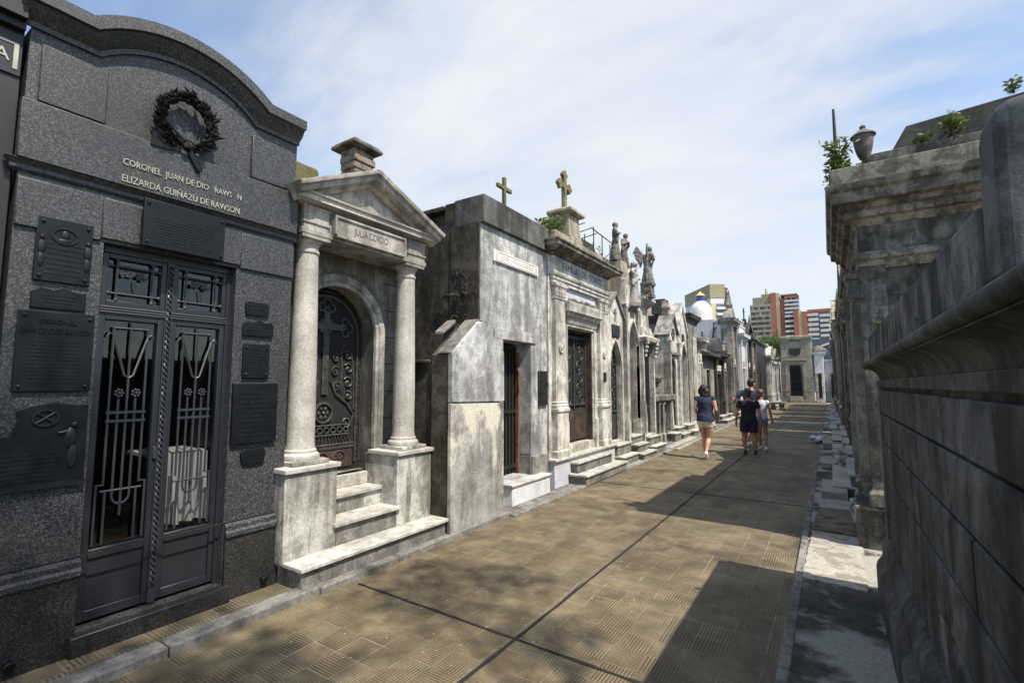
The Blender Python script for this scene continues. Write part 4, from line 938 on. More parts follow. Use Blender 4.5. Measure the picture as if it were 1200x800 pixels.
def weed(loc, h, n, label, seed=0, spread=0.15, leaf=0.09, hang=0.0, name='weed'):
    rg = random.Random(seed); st = thing(name, label, 'plant', loc, 'weeds growing on the tombs'); b = MB(); q = MB(); L0 = Vector(loc)
    for k in range(n):
        a = rg.uniform(0, 6.28); tip = L0 + Vector((math.cos(a) * spread * rg.uniform(.3, 1), math.sin(a) * spread * rg.uniform(.3, 1), h * rg.uniform(.5, 1) * (1 if rg.random() > hang else -1)))
        md = L0.lerp(tip, 0.5) + Vector((0, 0, abs(h) * .12)); b.tube([L0, md, tip], [0.006, 0.005, 0.003], 4, world=True)
        for i in range(24):
            t_ = rg.uniform(.1, 1); p = L0.lerp(tip, t_) + Vector((0, 0, abs(h) * .2 * t_ * (1 - t_) * 2)); aa = rg.uniform(0, 6.28)
            p = p + Vector((rg.uniform(-.4, .4), rg.uniform(-.4, .4), rg.uniform(-.3, .3))) * leaf
            q.leaf(p, p + Vector((math.cos(aa), math.sin(aa), rg.uniform(-.3, .7))).normalized() * leaf * rg.uniform(.4, .95), leaf * .15)
    b.build('stem', 'bark', st); q.build('foliage', 'leaf', st, flat=True); return st

# ---- body builder by voxel remeshing (people, statues)
class Clay:
    """rounded limbs and lumps fused into one continuous surface"""
    def __init__(self, M=Matrix.Identity(4)): self.bm = bmesh.new(); self.M = M
    def limb(self, pts, rs, n=14, sq=None, flat_end=False):
        P = [self.M @ Vector(p) for p in pts]
        seg = []
        for i in range(len(P) - 1):
            m_ = 3
            for k in range(m_ + (1 if i == len(P) - 2 else 0)): t_ = k / m_; seg.append((P[i].lerp(P[i + 1], t_), rs[i] + (rs[i + 1] - rs[i]) * t_))
        prev = None; d = None
        for i, (p, r_) in enumerate(seg):
            t_ = seg[min(i + 1, len(seg) - 1)][0] - seg[max(i - 1, 0)][0]; t_.normalize()
            u = Vector((1, 0, 0)) if abs(t_.x) < .8 else Vector((0, 1, 0)); a = t_.cross(u).normalized(); b_ = a.cross(t_).normalized()
            c = [self.bm.verts.new(p + (a * math.cos(2 * math.pi * k / n) + b_ * math.sin(2 * math.pi * k / n)) * r_) for k in range(n)]
            if prev is None: self.bm.faces.new(c[::-1])
            else:
                for k in range(n): self.bm.faces.new([prev[k], prev[(k + 1) % n], c[(k + 1) % n], c[k]])
            prev = c
        self.bm.faces.new(prev)
        if not flat_end:
            for p, r_ in zip(P, rs): self.ball(None, r_, world=p)
        else:
            for p, r_ in list(zip(P, rs))[:-1]: self.ball(None, r_, world=p)
        return self
    def ball(self, c, r, sq=(1, 1, 1), rot=None, world=None):
        vs = bmesh.ops.create_icosphere(self.bm, subdivisions=3, radius=1)['verts']
        o_ = world if world is not None else self.M @ Vector(c); R3 = self.M.to_3x3()
        for v in vs:
            q = Vector((v.co.x * r * sq[0], v.co.y * r * sq[1], v.co.z * r * sq[2]))
            if rot: q.rotate(rot)
            v.co = o_ + (R3 @ q if world is None else q)
        return self
    def torso(self, lv, n=20):
        """stack of ellipses: (z, cx, cy, rx, ry)"""
        prev = None
        for z, cx_, cy_, rx_, ry_ in lv:
            c = [self.bm.verts.new(self.M @ Vector((cx_ + rx_ * math.cos(2 * math.pi * k / n), cy_ + ry_ * math.sin(2 * math.pi * k / n), z))) for k in range(n)]
            if prev is None: self.bm.faces.new(c[::-1])
            else:
                for k in range(n): self.bm.faces.new([prev[k], prev[(k + 1) % n], c[(k + 1) % n], c[k]])
            prev = c
        self.bm.faces.new(prev); return self
    def build(self, name, mat, parent, vox=0.012, smooth=4, rough=0.0, rfreq=12):
        bmesh.ops.recalc_face_normals(self.bm, faces=self.bm.faces)
        me = bpy.data.meshes.new(name); self.bm.to_mesh(me); self.bm.free(); ob = bpy.data.objects.new(name, me); C.objects.link(ob)
        rm = ob.modifiers.new('r', 'REMESH'); rm.mode = 'VOXEL'; rm.voxel_size = vox; rm.use_smooth_shade = True
        sm = ob.modifiers.new('s', 'SMOOTH'); sm.iterations = smooth; sm.factor = 0.5
        bpy.context.view_layer.update(); m2 = bpy.data.meshes.new_from_object(ob.evaluated_get(bpy.context.evaluated_depsgraph_get()))
        ob.modifiers.clear(); ob.data = m2; m2.name = name
        from mathutils import noise as mn
        if rough:
            for v in m2.vertices: v.co += v.normal * (mn.noise(v.co * rfreq) * rough + mn.noise(v.co * rfreq * 2.7) * rough * .4)
        for p in m2.polygons: p.use_smooth = True
        m2.materials.clear(); m2.materials.append(MATS[mat])
        org = ORG[parent.name]; m2.transform(Matrix.Translation(-org)); ob.parent = parent; ORG[ob.name] = org
        return ob

# ---- E: ornate tomb with pilasters
FE = Frame('L', -3.72)
E_ = thing('ornate_tomb', 'ornate cream tomb with two pilasters, deep cornice and a budded cross on its roof', 'tomb', (-3.72, 8.0, 0), 'tombs of the left row')
op = opening(7.38, 8.45, 0.60, 2.60, 'rect')
body(FE, E_, 6.74, 9.22, 3.75, 3.2, 'tomb_white', op, 0.60, 0.5, backmat='tomb_grey')
MB(FE).box(7.27, 8.58, 0.0, 0.012, 2.95, 3.28).build('plaster_field', 'tomb_lilac', E_)
MB(FE).box(6.73, 9.24, -0.3, 0.10, 0.0, 0.42).build('plinth', 'tomb_lilac', E_, bev=0.006); MB(FE).box(6.71, 9.27, -0.3, 0.14, 0.421, 0.46).build('plinth_cap', 'tread', E_, bev=0.006)
pilaster(FE, E_, 6.85, 7.20, 0.461, 3.28, 0.0, 0.07, 'tomb_white', ped=1.25)
pilaster(FE, E_, 8.67, 9.02, 0.461, 3.28, 0.0, 0.07, 'tomb_white', ped=1.25)
for s in (7.025, 8.845):
    md = MB(FE).tube([(s, 0.07, 2.22), (s, 0.085, 2.22)], 0.085, 20).build('medallion', 'tomb_white', E_)
    MB(FE).blob((s, 0.09, 2.23), 0.05, (0.35, 0.8, 1.1)).sweep([(s + .075 * math.cos(2 * math.pi * i / 18), 2.22 + .075 * math.sin(2 * math.pi * i / 18)) for i in range(19)], [(.08, -.008), (.095, -.008), (.095, .008), (.08, .008)]).build('portrait', 'tomb_white', md)
MB(FE).box(8.78, 8.91, 0.071, 0.085, 1.68, 1.86).build('small_plaque', 'iron', E_, bev=0.004)
MB(FE).sweep([(7.36, 0.60), (7.36, 2.62), (8.47, 2.62), (8.47, 0.60)], [(0, -0.0), (0.03, 0.0), (0.03, 0.085), (0, 0.09)]).build('door_frame', 'tomb_white', E_)
MB(FE).box(8.475, 8.58, -0.01, 0.05, 0.461, 1.0).box(7.28, 7.355, -0.01, 0.05, 0.461, 1.0).build_split('jamb_base', 'tomb_white', E_, bev=0.005)
cornice(FE, E_, 7.30, 8.55, 0.0, 2.66, 0.36, 0.12, 'tomb_white', d1=0.04, name='door_hood')
rg = random.Random(31); b = MB(FE)
for k in range(16): s = 7.32 + k * 0.072; b.blob((s, 0.08, 3.06), rg.uniform(.03, .06), (0.6, 0.9, 1.0), 6, 0.25, rg)
b.build('hood_garland', 'cornice_stone', E_)
gE = iron_gate(FE, E_, 7.40, 8.43, 0.61, 2.59, -0.16, 'scroll', seed=4, panel=0.32)
MB(FE).box(7.42, 7.90, -0.158, -0.135, 0.64, 1.15).box(7.93, 8.41, -0.158, -0.135, 0.64, 1.15).build_split('lower_panel', 'iron_rust', gE, bev=0.004)
MB(FE).box(8.431, 8.449, -0.155, -0.02, 0.61, 2.59).build('rusty_reveal', 'iron_rust', E_)
MB(FE).loft(6.80, 9.10, -0.4, 0.06, [(3.281, 0.0), (3.34, 0.0), (3.345, 0.02), (3.40, 0.02), (3.405, 0.04), (3.44, 0.05)]).build('architrave', 'tomb_white', E_)
MB(FE).box(6.80, 9.10, -0.4, 0.07, 3.441, 3.72).build('frieze', 'tomb_white', E_)
text(E_, 'FAMILIA   DE   TORRES', FE, 7.95, 0.071, 3.59, 0.17, 'letter_dark', width=1.65, ext=0.003)
cornice(FE, E_, 6.78, 9.12, -0.5, 3.721, 0.20, 0.26, 'cornice_stone', d1=0.05)
MB(FE).box(6.95, 7.48, -0.40, 0.03, 3.922, 4.20).box(7.50, 8.95, -0.40, 0.03, 3.922, 4.18).build_split('roof_parapet', 'tomb_tan', E_, bev=0.01)
pt = MB(FE).loft(7.52, 7.98, -0.42, 0.0, [(4.181, 0.03), (4.25, 0.03), (4.26, 0.0), (4.66, -0.02), (4.67, 0.03), (4.70, 0.07), (4.74, 0.07), (4.78, 0.01)]).build('roof_pedestal', 'tomb_tan', E_)
MB(FE).prism([(7.99, 4.181), (7.99, 4.60), (8.10, 4.58), (8.20, 4.45), (8.26, 4.30), (8.42, 4.181)], -0.32, -0.1).build('scroll_buttress', 'tomb_white', pt)
cross_part(FE, pt, 7.75, -0.21, 4.78, 0.74, 'lichen_cross', True, w_=0.042)
steps(FE, E_, [(7.20, 9.0, 0.10, 0.42, 0.0, 0.18), (7.28, 8.75, 0.10, 0.23, 0.181, 0.36)])
weed((-3.85, 6.98, 4.0), 0.5, 9, 'yellow green ferny weed on the cornice corner left of the budded cross', 3, 0.25, 0.13)
weed((-3.9, 7.25, 4.15), 0.5, 8, 'leafy weed tuft growing behind the parapet beneath the budded cross', 4, 0.22, 0.12)
weed((-3.8, 9.0, 4.0), 0.35, 7, 'low dark weed at the far end of the ornate cornice', 5, 0.2, 0.09)
# rusty trellis on the roof
b = MB()
for i in range(5):
    x = -3.9 - (i % 2) * 0.3; y = 9.0 + i * 0.22; b.tube([(x, y, 3.95), (x, y, 4.85 - i * 0.04)], 0.012, 5, world=True)
for i in range(3): b.tube([(-3.95, 8.7 + i * 0.3, 4.86 - i * .03), (-4.4, 8.75 + i * 0.3, 4.82 - i * .03)], 0.010, 5, world=True)
b.tube([(-3.9, 8.9, 4.8), (-3.9, 9.95, 4.75)], 0.012, 5, world=True).tube([(-3.9, 9.0, 4.4), (-3.95, 9.4, 4.2), (-3.9, 9.9, 4.5)], 0.01, 5, world=True)
b.box(-4.35, -4.3, 8.9, 9.9, 3.9, 4.75)
o = b.build('roof_trellis', 'tomb_dark'); tag(rebase(o, (-4.1, 9.4, 3.95)), 'dark trellis with leaning rods on the roof beyond the budded cross', 'trellis')

# ---- F: small gothic tomb
FF = Frame('L', -3.75)
F_ = thing('gothic_tomb', 'small cream gothic tomb with steep gable, square dark plaque and narrow pointed door', 'tomb', (-3.75, 9.65, 0), 'gothic tombs of the left row')
op = opening(9.36, 9.98, 0.46, 2.52, 'point'); top = [(9.26, 3.10), (9.72, 3.55), (10.16, 3.10)]
body(FF, F_, 9.26, 10.16, 3.1, 2.8, 'tomb_white', op, 0.46, 0.45, top=top, backmat='tomb_grey')
MB(FF).sweep([(9.20, 3.04), (9.72, 3.54), (10.22, 3.04)], [(-0.4, 0.0), (0.05, 0.0), (0.05, 0.045), (-0.4, 0.06)]).build('gable_coping', 'tomb_grey', F_)
MB(FF).sweep(opening(9.34, 10.0, 0.47, 2.56, 'point'), [(0, -.01), (0.03, -.01), (0.03, 0.03), (0, 0.04)]).build('arch_moulding', 'tomb_white', F_)
MB(FF).box(9.50, 9.92, 0.0, 0.03, 2.62, 2.88).build('plaque', 'iron', F_, bev=0.01)
MB(FF).tube([(9.70, .01, 2.95), (9.70, .015, 3.22)], 0.014).tube([(9.62, .012, 3.14), (9.78, .012, 3.14)], 0.012).build('relief_cross', 'tomb_grey', F_)
iron_gate(FF, F_, 9.37, 9.97, 0.47, 2.5, -0.12, 'scroll', 'point', seed=5)
steps(FF, F_, [(9.28, 10.14, 0.0, 0.30, 0.0, 0.20), (9.30, 10.10, 0.0, 0.16, 0.201, 0.42)])
# brick wall end behind F/G
o = MB().box(-4.9, -4.05, 9.9, 10.45, 0.0, 4.45).build('brick_stack', 'brick_rough', bev=0.02); tag(rebase(o, (-4.5, 10.2, 0)), 'crumbling brick wall end rising behind the small gothic tomb', 'wall')
# ---- G: tall gothic tomb
G_ = thing('gothic_tomb', 'tall gothic tomb with pointed porch arch beneath a stone figure in a niche', 'tomb', (-3.75, 10.7, 0), 'gothic tombs of the left row')
op = opening(10.42, 11.02, 0.50, 3.02, 'point'); top = [(10.30, 3.40), (10.45, 3.50), (10.62, 4.10), (10.80, 4.40), (10.92, 4.10), (11.06, 3.50), (11.14, 3.4)]
body(FF, G_, 10.26, 11.14, 3.4, 2.8, 'tomb_white', op, 0.50, 0.55, top=[(10.26, 3.40)] + top[1:-1] + [(11.14, 3.4)], backmat='tomb_grey')
MB(FF).sweep(opening(10.40, 11.04, 0.5, 3.08, 'point'), [(0, -.01), (0.06, -.01), (0.06, 0.04), (0, 0.05)]).build('arch_moulding', 'tomb_white', G_)
MB(FF).loft(10.26, 11.14, -0.3, 0.0, [(3.30, 0.0), (3.34, 0.05), (3.40, 0.08), (3.43, 0.03)]).build('string_course', 'tomb_grey', G_)
for s in (10.30, 11.08):
    pn = MB(FF).loft(s - .05, s + .05, -.1, 0.06, [(0.3, .02), (0.8, .02), (.85, 0), (3.3, 0.0), (3.35, .03), (3.45, 0.0), (3.8, -.03), (3.95, -.045)]).build('pinnacle', 'tomb_white', G_)
    MB(FF).blob((s, 0.0, 3.98), 0.03, n=8).build('finial', 'tomb_white', pn)
MB(FF).prism(opening(10.43, 11.01, 0.51, 3.0, 'point'), -0.20, -0.16).box(10.62, 10.65, -.159, -.13, .51, 2.2).build('door', 'wood_red', G_)
cn = MB(FF).prism([(11.045, .50), (11.045, .9), (11.045, 1.25), (11.10, 1.0), (11.14, .85), (11.14, .50)], 0.0, 0.20).build('stair_cheek', 'tomb_white', G_, bev=0.005)
steps(FF, G_, [(10.25, 11.10, 0.0, 0.38, 0.0, 0.16), (10.32, 11.0, 0.0, 0.24, 0.161, 0.33), (10.36, 10.98, 0.0, 0.10, 0.331, 0.50)])
# ---- H: canopy column with bracketed plinth
FH = Frame('L', -3.62)
H_ = thing('gothic_tomb', 'gothic tomb with tapering buttress, hanging console carvings and a tall corner pedestal', 'tomb', (-3.62, 11.4, 0), 'gothic tombs of the left row')
op = opening(11.22, 11.92, 0.45, 2.62, 'rect')
body(FH, H_, 11.145, 12.02, 2.9, 2.6, 'tomb_white', op, 0.45, 0.5, backmat='tomb_grey')
MB(FH).loft(11.18, 11.98, -0.6, 0.02, [(2.64, 0.08), (2.70, 0.10), (2.74, 0.10), (2.80, -0.02), (3.0, -.06), (3.02, -.10), (3.50, -.12), (3.52, -0.08), (3.62, 0.0), (3.66, 0.04), (3.72, 0.04)], True).build('canopy', 'tomb_white', H_)
MB(FH).loft(11.41, 11.69, -.12, .14, [(3.721, .02), (3.80, .02), (3.82, 0), (4.02, 0), (4.05, .03), (4.09, .03)]).build('pedestal', 'tomb_grey', H_)
for s in (11.2, 11.95):
    b = MB(FH)
    for k in range(4): b.blob((s, 0.08 - k * .012, 2.60 - k * 0.10), 0.055 - k * .006, (1, .8, 1), 8, .15)
    b.build('console', 'tomb_white', H_)
iron_gate(FH, H_, 11.24, 11.90, 0.46, 2.6, -0.14, 'bars', seed=6)
steps(FH, H_, [(11.16, 12.0, 0.0, 0.22, 0.0, 0.22), (11.2, 11.9, 0.0, 0.10, 0.221, 0.42)])
MB(FH).blob((11.30, 0.05, 3.86), 0.09, (1, 1, .9), 10).tube([(11.30, .05, 3.72), (11.30, .05, 3.82)], [.06, .03], 8).build('urn', 'cornice_stone', H_)

# statues (things standing on the tombs)
def robed(name, label, loc, h, yaw, mat='statue_stone', wings=False, arms='chest', lean=0.0, cat='statue'):
    t = thing(name, label, cat, loc, 'statues on the tombs'); rg = random.Random(int(loc[1] * 100))
    M = Matrix.Translation(loc) @ Matrix.Rotation(yaw, 4, 'Z') @ Matrix.Scale(h, 4)
    c = Clay(M)
    c.torso([(0.0, .02, 0, .17, .14), (.08, .02, 0, .155, .125), (.3, .015, .01, .12, .095), (.48, lean * .3, .01, .105, .085), (.57, lean * .4, 0, .085, .068), (.68, lean * .7, .01, .115, .085), (.76, lean * .8, 0, .135, .075), (.81, lean * .9, 0, .10, .06), (.84, lean, 0, .045, .045)])
    hx = lean * 1.3; hy = .03
    c.limb([(lean, 0, .80), (hx, hy * .6, .88)], [.042, .038]); c.ball((hx, hy, .925), .068, (0.85, 1.0, 1.15)); c.ball((hx, hy - .035, .935), .070, (1.05, .95, 1.0)); c.ball((hx, hy - .05, .87), .045, (1.1, .7, 1.2)); c.ball((hx, hy + .065, .915), .014)
    if arms == 'chest':
        for sg in (-1, 1): c.limb([(lean * .8 + sg * .125, 0, .765), (lean * .6 + sg * .175, .03, .62), (lean * .6 + sg * .03, .13, .69)], [.042, .038, .026]); c.limb([(lean * .6 + sg * .16, .02, .60), (.12 * sg, .02, .42)], [.03, .018])
    elif arms == 'raised':
        c.limb([(.125, 0, .765), (.20, .07, .68), (.15, .15, .82)], [.042, .036, .024]); c.limb([(-.125, 0, .765), (-.165, .02, .60), (-.06, .12, .57)], [.042, .036, .024])
    for k in range(12): a = k * .55 + rg.uniform(-.1, .1); c.limb([(.09 * math.cos(a), .07 * math.sin(a), .52 + rg.uniform(-.06, .05)), (.125 * math.cos(a + .1), .10 * math.sin(a + .1), .25), (.165 * math.cos(a + .15), .13 * math.sin(a + .15), .02)], [.012, .018, .026], 8)
    c.limb([(-.12, .02, .72), (.02, .10, .55), (.13, .03, .42)], [.025, .03, .025], 8)
    if wings:
        for sg in (-1, 1):
            c.limb([(sg * .06, -.07, .74), (sg * .13, -.14, .90), (sg * .19, -.20, 1.02)], [.035, .032, .022], 10)
            for k in range(7):
                f_ = k / 6; p0 = Vector((sg * (.08 + .11 * f_), -.09 - .11 * f_, .76 + .24 * f_)); p1 = p0 + Vector((sg * (.03 + .05 * f_), -.05 - .03 * f_, -.30 - .06 * (1 - f_) + .10 * f_))
                c.limb([p0, p0.lerp(p1, .5), p1], [.026, .024, .010], 8)
    c.torso([(-.10, .02, 0, .18, .16), (0.01, .02, 0, .18, .16)])
    c.build('figure', mat, t, vox=0.016 * h, smooth=1, rough=0.010 * h, rfreq=13 / h)
    return t
robed('angel_statue', 'winged angel statue with bowed head on the tall corner pedestal', (-3.60, 11.55, 4.09), 0.90, R(-25), wings=True, arms='chest', lean=0.06)
robed('statue', 'tall dark stone figure, left one of the pair on the brick topped wall', (-3.98, 10.40, 4.52), 0.84, R(-60), wings=False, arms='chest')
robed('statue', 'dark stone figure leaning on its taller neighbour above the gothic tombs', (-3.90, 10.75, 4.42), 0.76, R(-100), arms='chest', lean=-0.08)
robed('statue', 'pale robed figure standing in the gable above the tall pointed arch', (-3.69, 10.80, 3.50), 0.98, R(-90), 'statue_pale', arms='raised')
o = MB().box(-4.2, -3.8, 10.28, 10.9, 3.4, 4.42).build('statue_pier', 'tomb_tan', bev=0.01); tag(rebase(o, (-4, 10.6, 3.4)), 'narrow tan pier carrying the pair of dark statues', 'pier')

# ---- I: rough wall and low altar tomb
o = MB().box(-7.5, -4.75, 12.1, 14.55, 0.0, 3.55).build('rough_wall', 'plaster_dark', bev=0.01); o.data.materials[0] = MATS['tomb_grey']; tag(rebase(o, (-5, 13.3, 0)), 'rough grey wall set back between gothic tombs, weeds along its top', 'wall')
weed((-4.7, 13.0, 3.5), 0.25, 10, 'drooping green weed on top of the set back rough wall', 7, 0.4, 0.10, hang=0.4)
FI = Frame('L', -3.95)
I_ = thing('altar_tomb', 'low stone altar tomb with thick slab on posts, urn on top', 'tomb', (-3.95, 13.7, 0), 'tombs of the left row')
MB(FI).box(12.2, 14.6, -0.8, -0.12, 0.0, 1.12).build('wall', 'tomb_grey', I_, bev=0.01)
MB(FI).box(12.1, 14.75, -0.85, 0.10, 1.16, 1.34).build('slab', 'cornice_stone', I_, bev=0.03)
for s in (12.3, 13.35, 13.75, 14.5): MB(FI).loft(s - .07, s + .07, -0.11, 0.03, [(0.02, .03), (.25, .03), (.28, 0), (1.05, 0), (1.1, .03), (1.159, .03)]).build('post', 'tomb_grey', I_)
MB(FI).box(13.43, 13.67, -.11, -.06, .1, 1.1).box(12.6, 13.1, -.11, -.05, .45, .95).build_split('dark_panel', 'iron', I_)
MB(FI).lathe(13.9, -0.25, [(1.341, .16), (1.42, .16), (1.44, .10), (1.62, .09), (1.66, .13), (1.70, .19), (1.80, .21), (1.88, .15), (1.92, .02)], 18).build('urn', 'cornice_stone', I_)
MB(FI).prism_side([(-.7, 1.341), (-.1, 1.341), (-.6, 1.62), (-.7, 1.62)], 12.3, 13.2).build('book_stone', 'tomb_bright', I_)
steps(FI, I_, [(14.05, 14.7, .0, .25, 0.0, .25)])

# ---- J: two gothic tombs and a dark strip
FJ = Frame('L', -4.05)
J1 = thing('gothic_tomb', 'narrow gothic tomb with rosette tracery in its gable and a small round headed door', 'tomb', (-4.05, 15.4, 0), 'gothic tombs of the left row')
body(FJ, J1, 14.8, 15.98, 3.0, 2.8, 'tomb_white', opening(15.12, 15.68, .35, 2.45, 'round'), .35, .4, top=[(14.8, 3.0), (14.8, 3.2), (15.4, 3.78), (15.98, 3.1)], backmat='tomb_grey')
MB(FJ).sweep([(14.74, 3.1), (15.4, 3.78), (16.0, 3.05)], [(-0.4, 0.0), (0.08, 0.0), (0.08, 0.05), (-0.4, 0.07)]).build('gable_coping', 'tomb_grey', J1)
b = MB(FJ)
for k in range(6): a = k * math.pi / 3; ring(b, (15.4 + .13 * math.cos(a), 3.2 + .13 * math.sin(a)), .06, .014, d=.015, n=8)
b.build('rosette', 'letter_dark', J1)
MB(FJ).box(14.82, 15.96, 0, .08, 2.55, 2.62).build('string_course', 'tomb_grey', J1)
for s in (14.85, 15.9): MB(FJ).loft(s - .06, s + .06, -.1, .08, [(.3, .02), (1.0, 0), (2.9, 0), (2.95, .03), (3.1, 0), (3.3, -.05)]).build('pinnacle', 'tomb_white', J1)
fn = MB(FJ).loft(15.32, 15.48, -.3, -.1, [(3.7, 0), (4.0, 0), (4.02, .03), (4.08, .03), (4.2, -.05), (4.3, -.07)]).build('finial', 'tomb_tan', J1)
iron_gate(FJ, J1, 15.13, 15.67, .36, 2.43, -.08, 'bars', 'round', seed=8); steps(FJ, J1, [(14.95, 15.85, 0, .35, 0, .16), (15.05, 15.75, 0, .18, .161, .33)])
J2 = thing('gothic_tomb', 'tall plain gothic tomb with one high pointed doorway and a square chimney block', 'tomb', (-4.05, 16.6, 0), 'gothic tombs of the left row')
body(FJ, J2, 16.0, 17.15, 3.3, 3.2, 'tomb_white', opening(16.28, 16.92, .34, 2.95, 'point'), .34, .5, top=[(16.0, 3.3), (16.55, 4.25), (17.15, 3.3)], backmat='tomb_grey')
MB(FJ).sweep([(15.96, 3.25), (16.55, 4.26), (17.2, 3.25)], [(-0.4, 0.0), (0.06, 0.0), (0.06, 0.05), (-0.4, 0.07)]).build('gable_coping', 'tomb_white', J2)
MB(FJ).sweep(opening(16.26, 16.94, .35, 3.0, 'point'), [(0, -.01), (.05, -.01), (.05, .04), (0, .05)]).build('arch_moulding', 'tomb_white', J2)
MB(FJ).box(16.5, 16.72, 0, .03, 3.05, 3.3).build('plaque', 'iron', J2)
MB(FJ).box(16.2, 16.7, -.9, -.45, 4.0, 4.5).build('chimney_block', 'tomb_dark', J2, bev=.01)
iron_gate(FJ, J2, 16.3, 16.9, .35, 2.93, -.12, 'scroll', 'point', seed=9); steps(FJ, J2, [(16.05, 17.1, 0, .42, 0, .17), (16.15, 17.0, 0, .22, .171, .34)])
J3 = thing('tomb', 'plain dark grey pillar like tomb front beside the tall pointed doorway', 'tomb', (-4.05, 17.9, 0), 'tombs of the left row')
MB(FJ).box(17.2, 18.55, -3.0, 0.05, 0, 4.0).build('wall', 'tomb_grey', J3, bev=.01)
cornice(FJ, J3, 17.2, 18.55, -3, 3.78, .3, .15, 'tomb_dark', d1=.05)
MB(FJ).box(17.75, 18.3, .05, .09, 1.0, 3.3).box(17.25, 18.5, .05, .12, .0, .35).build('door_panel', 'tomb_white', J3, bev=.01)
J4 = thing('domed_chapel', 'white domed chapel with blue tiled lantern and yellow cap, behind the left row', 'chapel', (-6.0, 29.0, 0), 'tombs behind the left row')
MB().box(-6.9, -5.1, 28.0, 30.0, 0, 5.2).build('wall', 'tomb_white', J4, bev=.01)
dm = MB().lathe(-6.0, 29.0, [(5.201, .6), (5.7, .62), (5.95, .59), (6.15, .50), (6.30, .36), (6.40, .22)], 24).build('dome', 'dome_white', J4)
MB().lathe(-6.0, 29.0, [(6.35, .24), (6.38, .24), (6.70, .24)], 10).build('lantern', 'blue_tile', dm); MB().lathe(-6.0, 29.0, [(6.701, .28), (6.73, .28), (6.78, .22), (6.90, .08), (6.98, .02)], 14).build('lantern_cap', 'yellow_paint', dm)

# ---- generic rows
def grow_tomb(fr, s0, s1, h, label, mat, style='flat', door='rect', dmat='iron', depth=3.0, seed=0, top_orn='cross', cat='tomb', name='tomb', group=None, stepn=2, dw=None, sw=True, side=None, co=.2):
    rg = random.Random(seed); c = (s0 + s1) / 2; w_ = s1 - s0; dw = dw or min(0.9, w_ * .42); loc = fr(c, 0, 0)
    t = thing(name, label, cat, tuple(loc), group); zb = .3 + rg.uniform(0, .15); zt = min(h - .9, 2.3 + rg.uniform(0, .3))
    body(fr, t, s0 + .01, s1 - .01, h, depth, mat, opening(c - dw / 2, c + dw / 2, zb, zt, door), zb, .4, backmat=side)
    iron_gate(fr, t, c - dw / 2 + .01, c + dw / 2 - .01, zb + .01, zt - .01, -.08, 'bars' if rg.random() < .5 else 'scroll', door, seed=seed)
    MB(fr).sweep(opening(c - dw / 2 - .02, c + dw / 2 + .02, zb, zt + .02, door), [(0, 0), (.05, 0), (.05, .08), (0, .09)]).build('door_surround', mat, t)
    if w_ > 1.3:
        pilaster(fr, t, s0 + .06, s0 + .26, 0.02, h - .3, 0, .09, mat, ped=.9); pilaster(fr, t, s1 - .26, s1 - .06, 0.02, h - .3, 0, .09, mat, ped=.9)
    cornice(fr, t, s0 + .02, s1 - .02, -.5, h - .29, .34, co, mat, d1=.08)
    MB(fr).box(c - dw * .6, c + dw * .6, .0, .04, zt + .15, zt + .40).build('name_panel', 'tomb_white', t, bev=.005)
    z = h + .06
    if style == 'gable':
        MB(fr).prism([(s0 + .05, z), (c, z + w_ * .32), (s1 - .05, z)], -.35, .08).build('gable', mat, t, bev=.008)
        MB(fr).sweep([(s0 - .1, z), (c, z + w_ * .36), (s1 + .1, z)], [(-.4, 0), (.2, 0), (.2, .07), (-.4, .07)]).build('gable_coping', mat, t); z += w_ * .36 + .05
    elif style == 'attic':
        MB(fr).loft(s0 + .15, s1 - .15, -.5, .02, [(z, 0), (z + .35, 0), (z + .37, .04), (z + .43, .04)], True).build('attic', mat, t); z += .43
    elif style == 'dome':
        MB(fr).lathe(c, -1.2, [(z - .2, w_ * .42), (z + .15, w_ * .42), (z + .2, w_ * .38), (z + .5, w_ * .3), (z + .72, w_ * .16), (z + .8, .03)], 20).build('dome', 'dome_brown', t); z += .0
    elif style == 'curve':
        MB(fr).prism([(s0 + .05, z)] + [(c + (w_ * .42) * math.sin(-1.57 + 3.14 * i / 12), z + w_ * .34 * math.cos(-1.57 + 3.14 * i / 12)) for i in range(13)] + [(s1 - .05, z)], -.3, .06).build('curved_gable', mat, t, bev=.008); z += w_ * .34
    if top_orn == 'cross':
        MB(fr).loft(c - .12, c + .12, -.25, -.01, [(z - .02, .02), (z + .06, .02), (z + .08, 0), (z + .25, -.02)]).build('cross_block', mat, t); cross_part(fr, t, c, -.13, z + .24, .55 + rg.uniform(0, .25), 'tomb_dark')
    elif top_orn == 'urn':
        for s in (s0 + .2, s1 - .2): MB(fr).lathe(s, -.1, [(z - .05, .09), (z + .05, .09), (z + .06, .04), (z + .14, .05), (z + .32, .12), (z + .35, .14), (z + .37, .06), (z + .45, .01)], 12).build('finial_urn', mat, t)
    elif top_orn == 'spire':
        MB(fr).loft(c - .1, c + .1, -.2, 0, [(z - .02, .04), (z + .2, .04), (z + .25, 0), (z + .9, -.08)], True).build('spire', mat, t)
    ss = []
    for k in range(stepn): ss.append((c - w_ * .42 + .08 * k, c + w_ * .42 - .08 * k, 0, .42 - .2 * k, k * .16 + .001, (k + 1) * .16))
    if ss: steps(fr, t, ss)
    return t
GR = 'tombs of the left row'
FK = Frame('L', -4.0)
grow_tomb(FK, 18.57, 19.2, 3.3, 'narrow white tomb front beside the dark pillar like tomb', 'tomb_white', 'flat', top_orn='none', seed=41, group=GR, stepn=1)
K2 = thing('low_tomb', 'low tomb with a sloping tan roof and a small kneeling figure', 'tomb', (-4.0, 20.2, 0), GR)
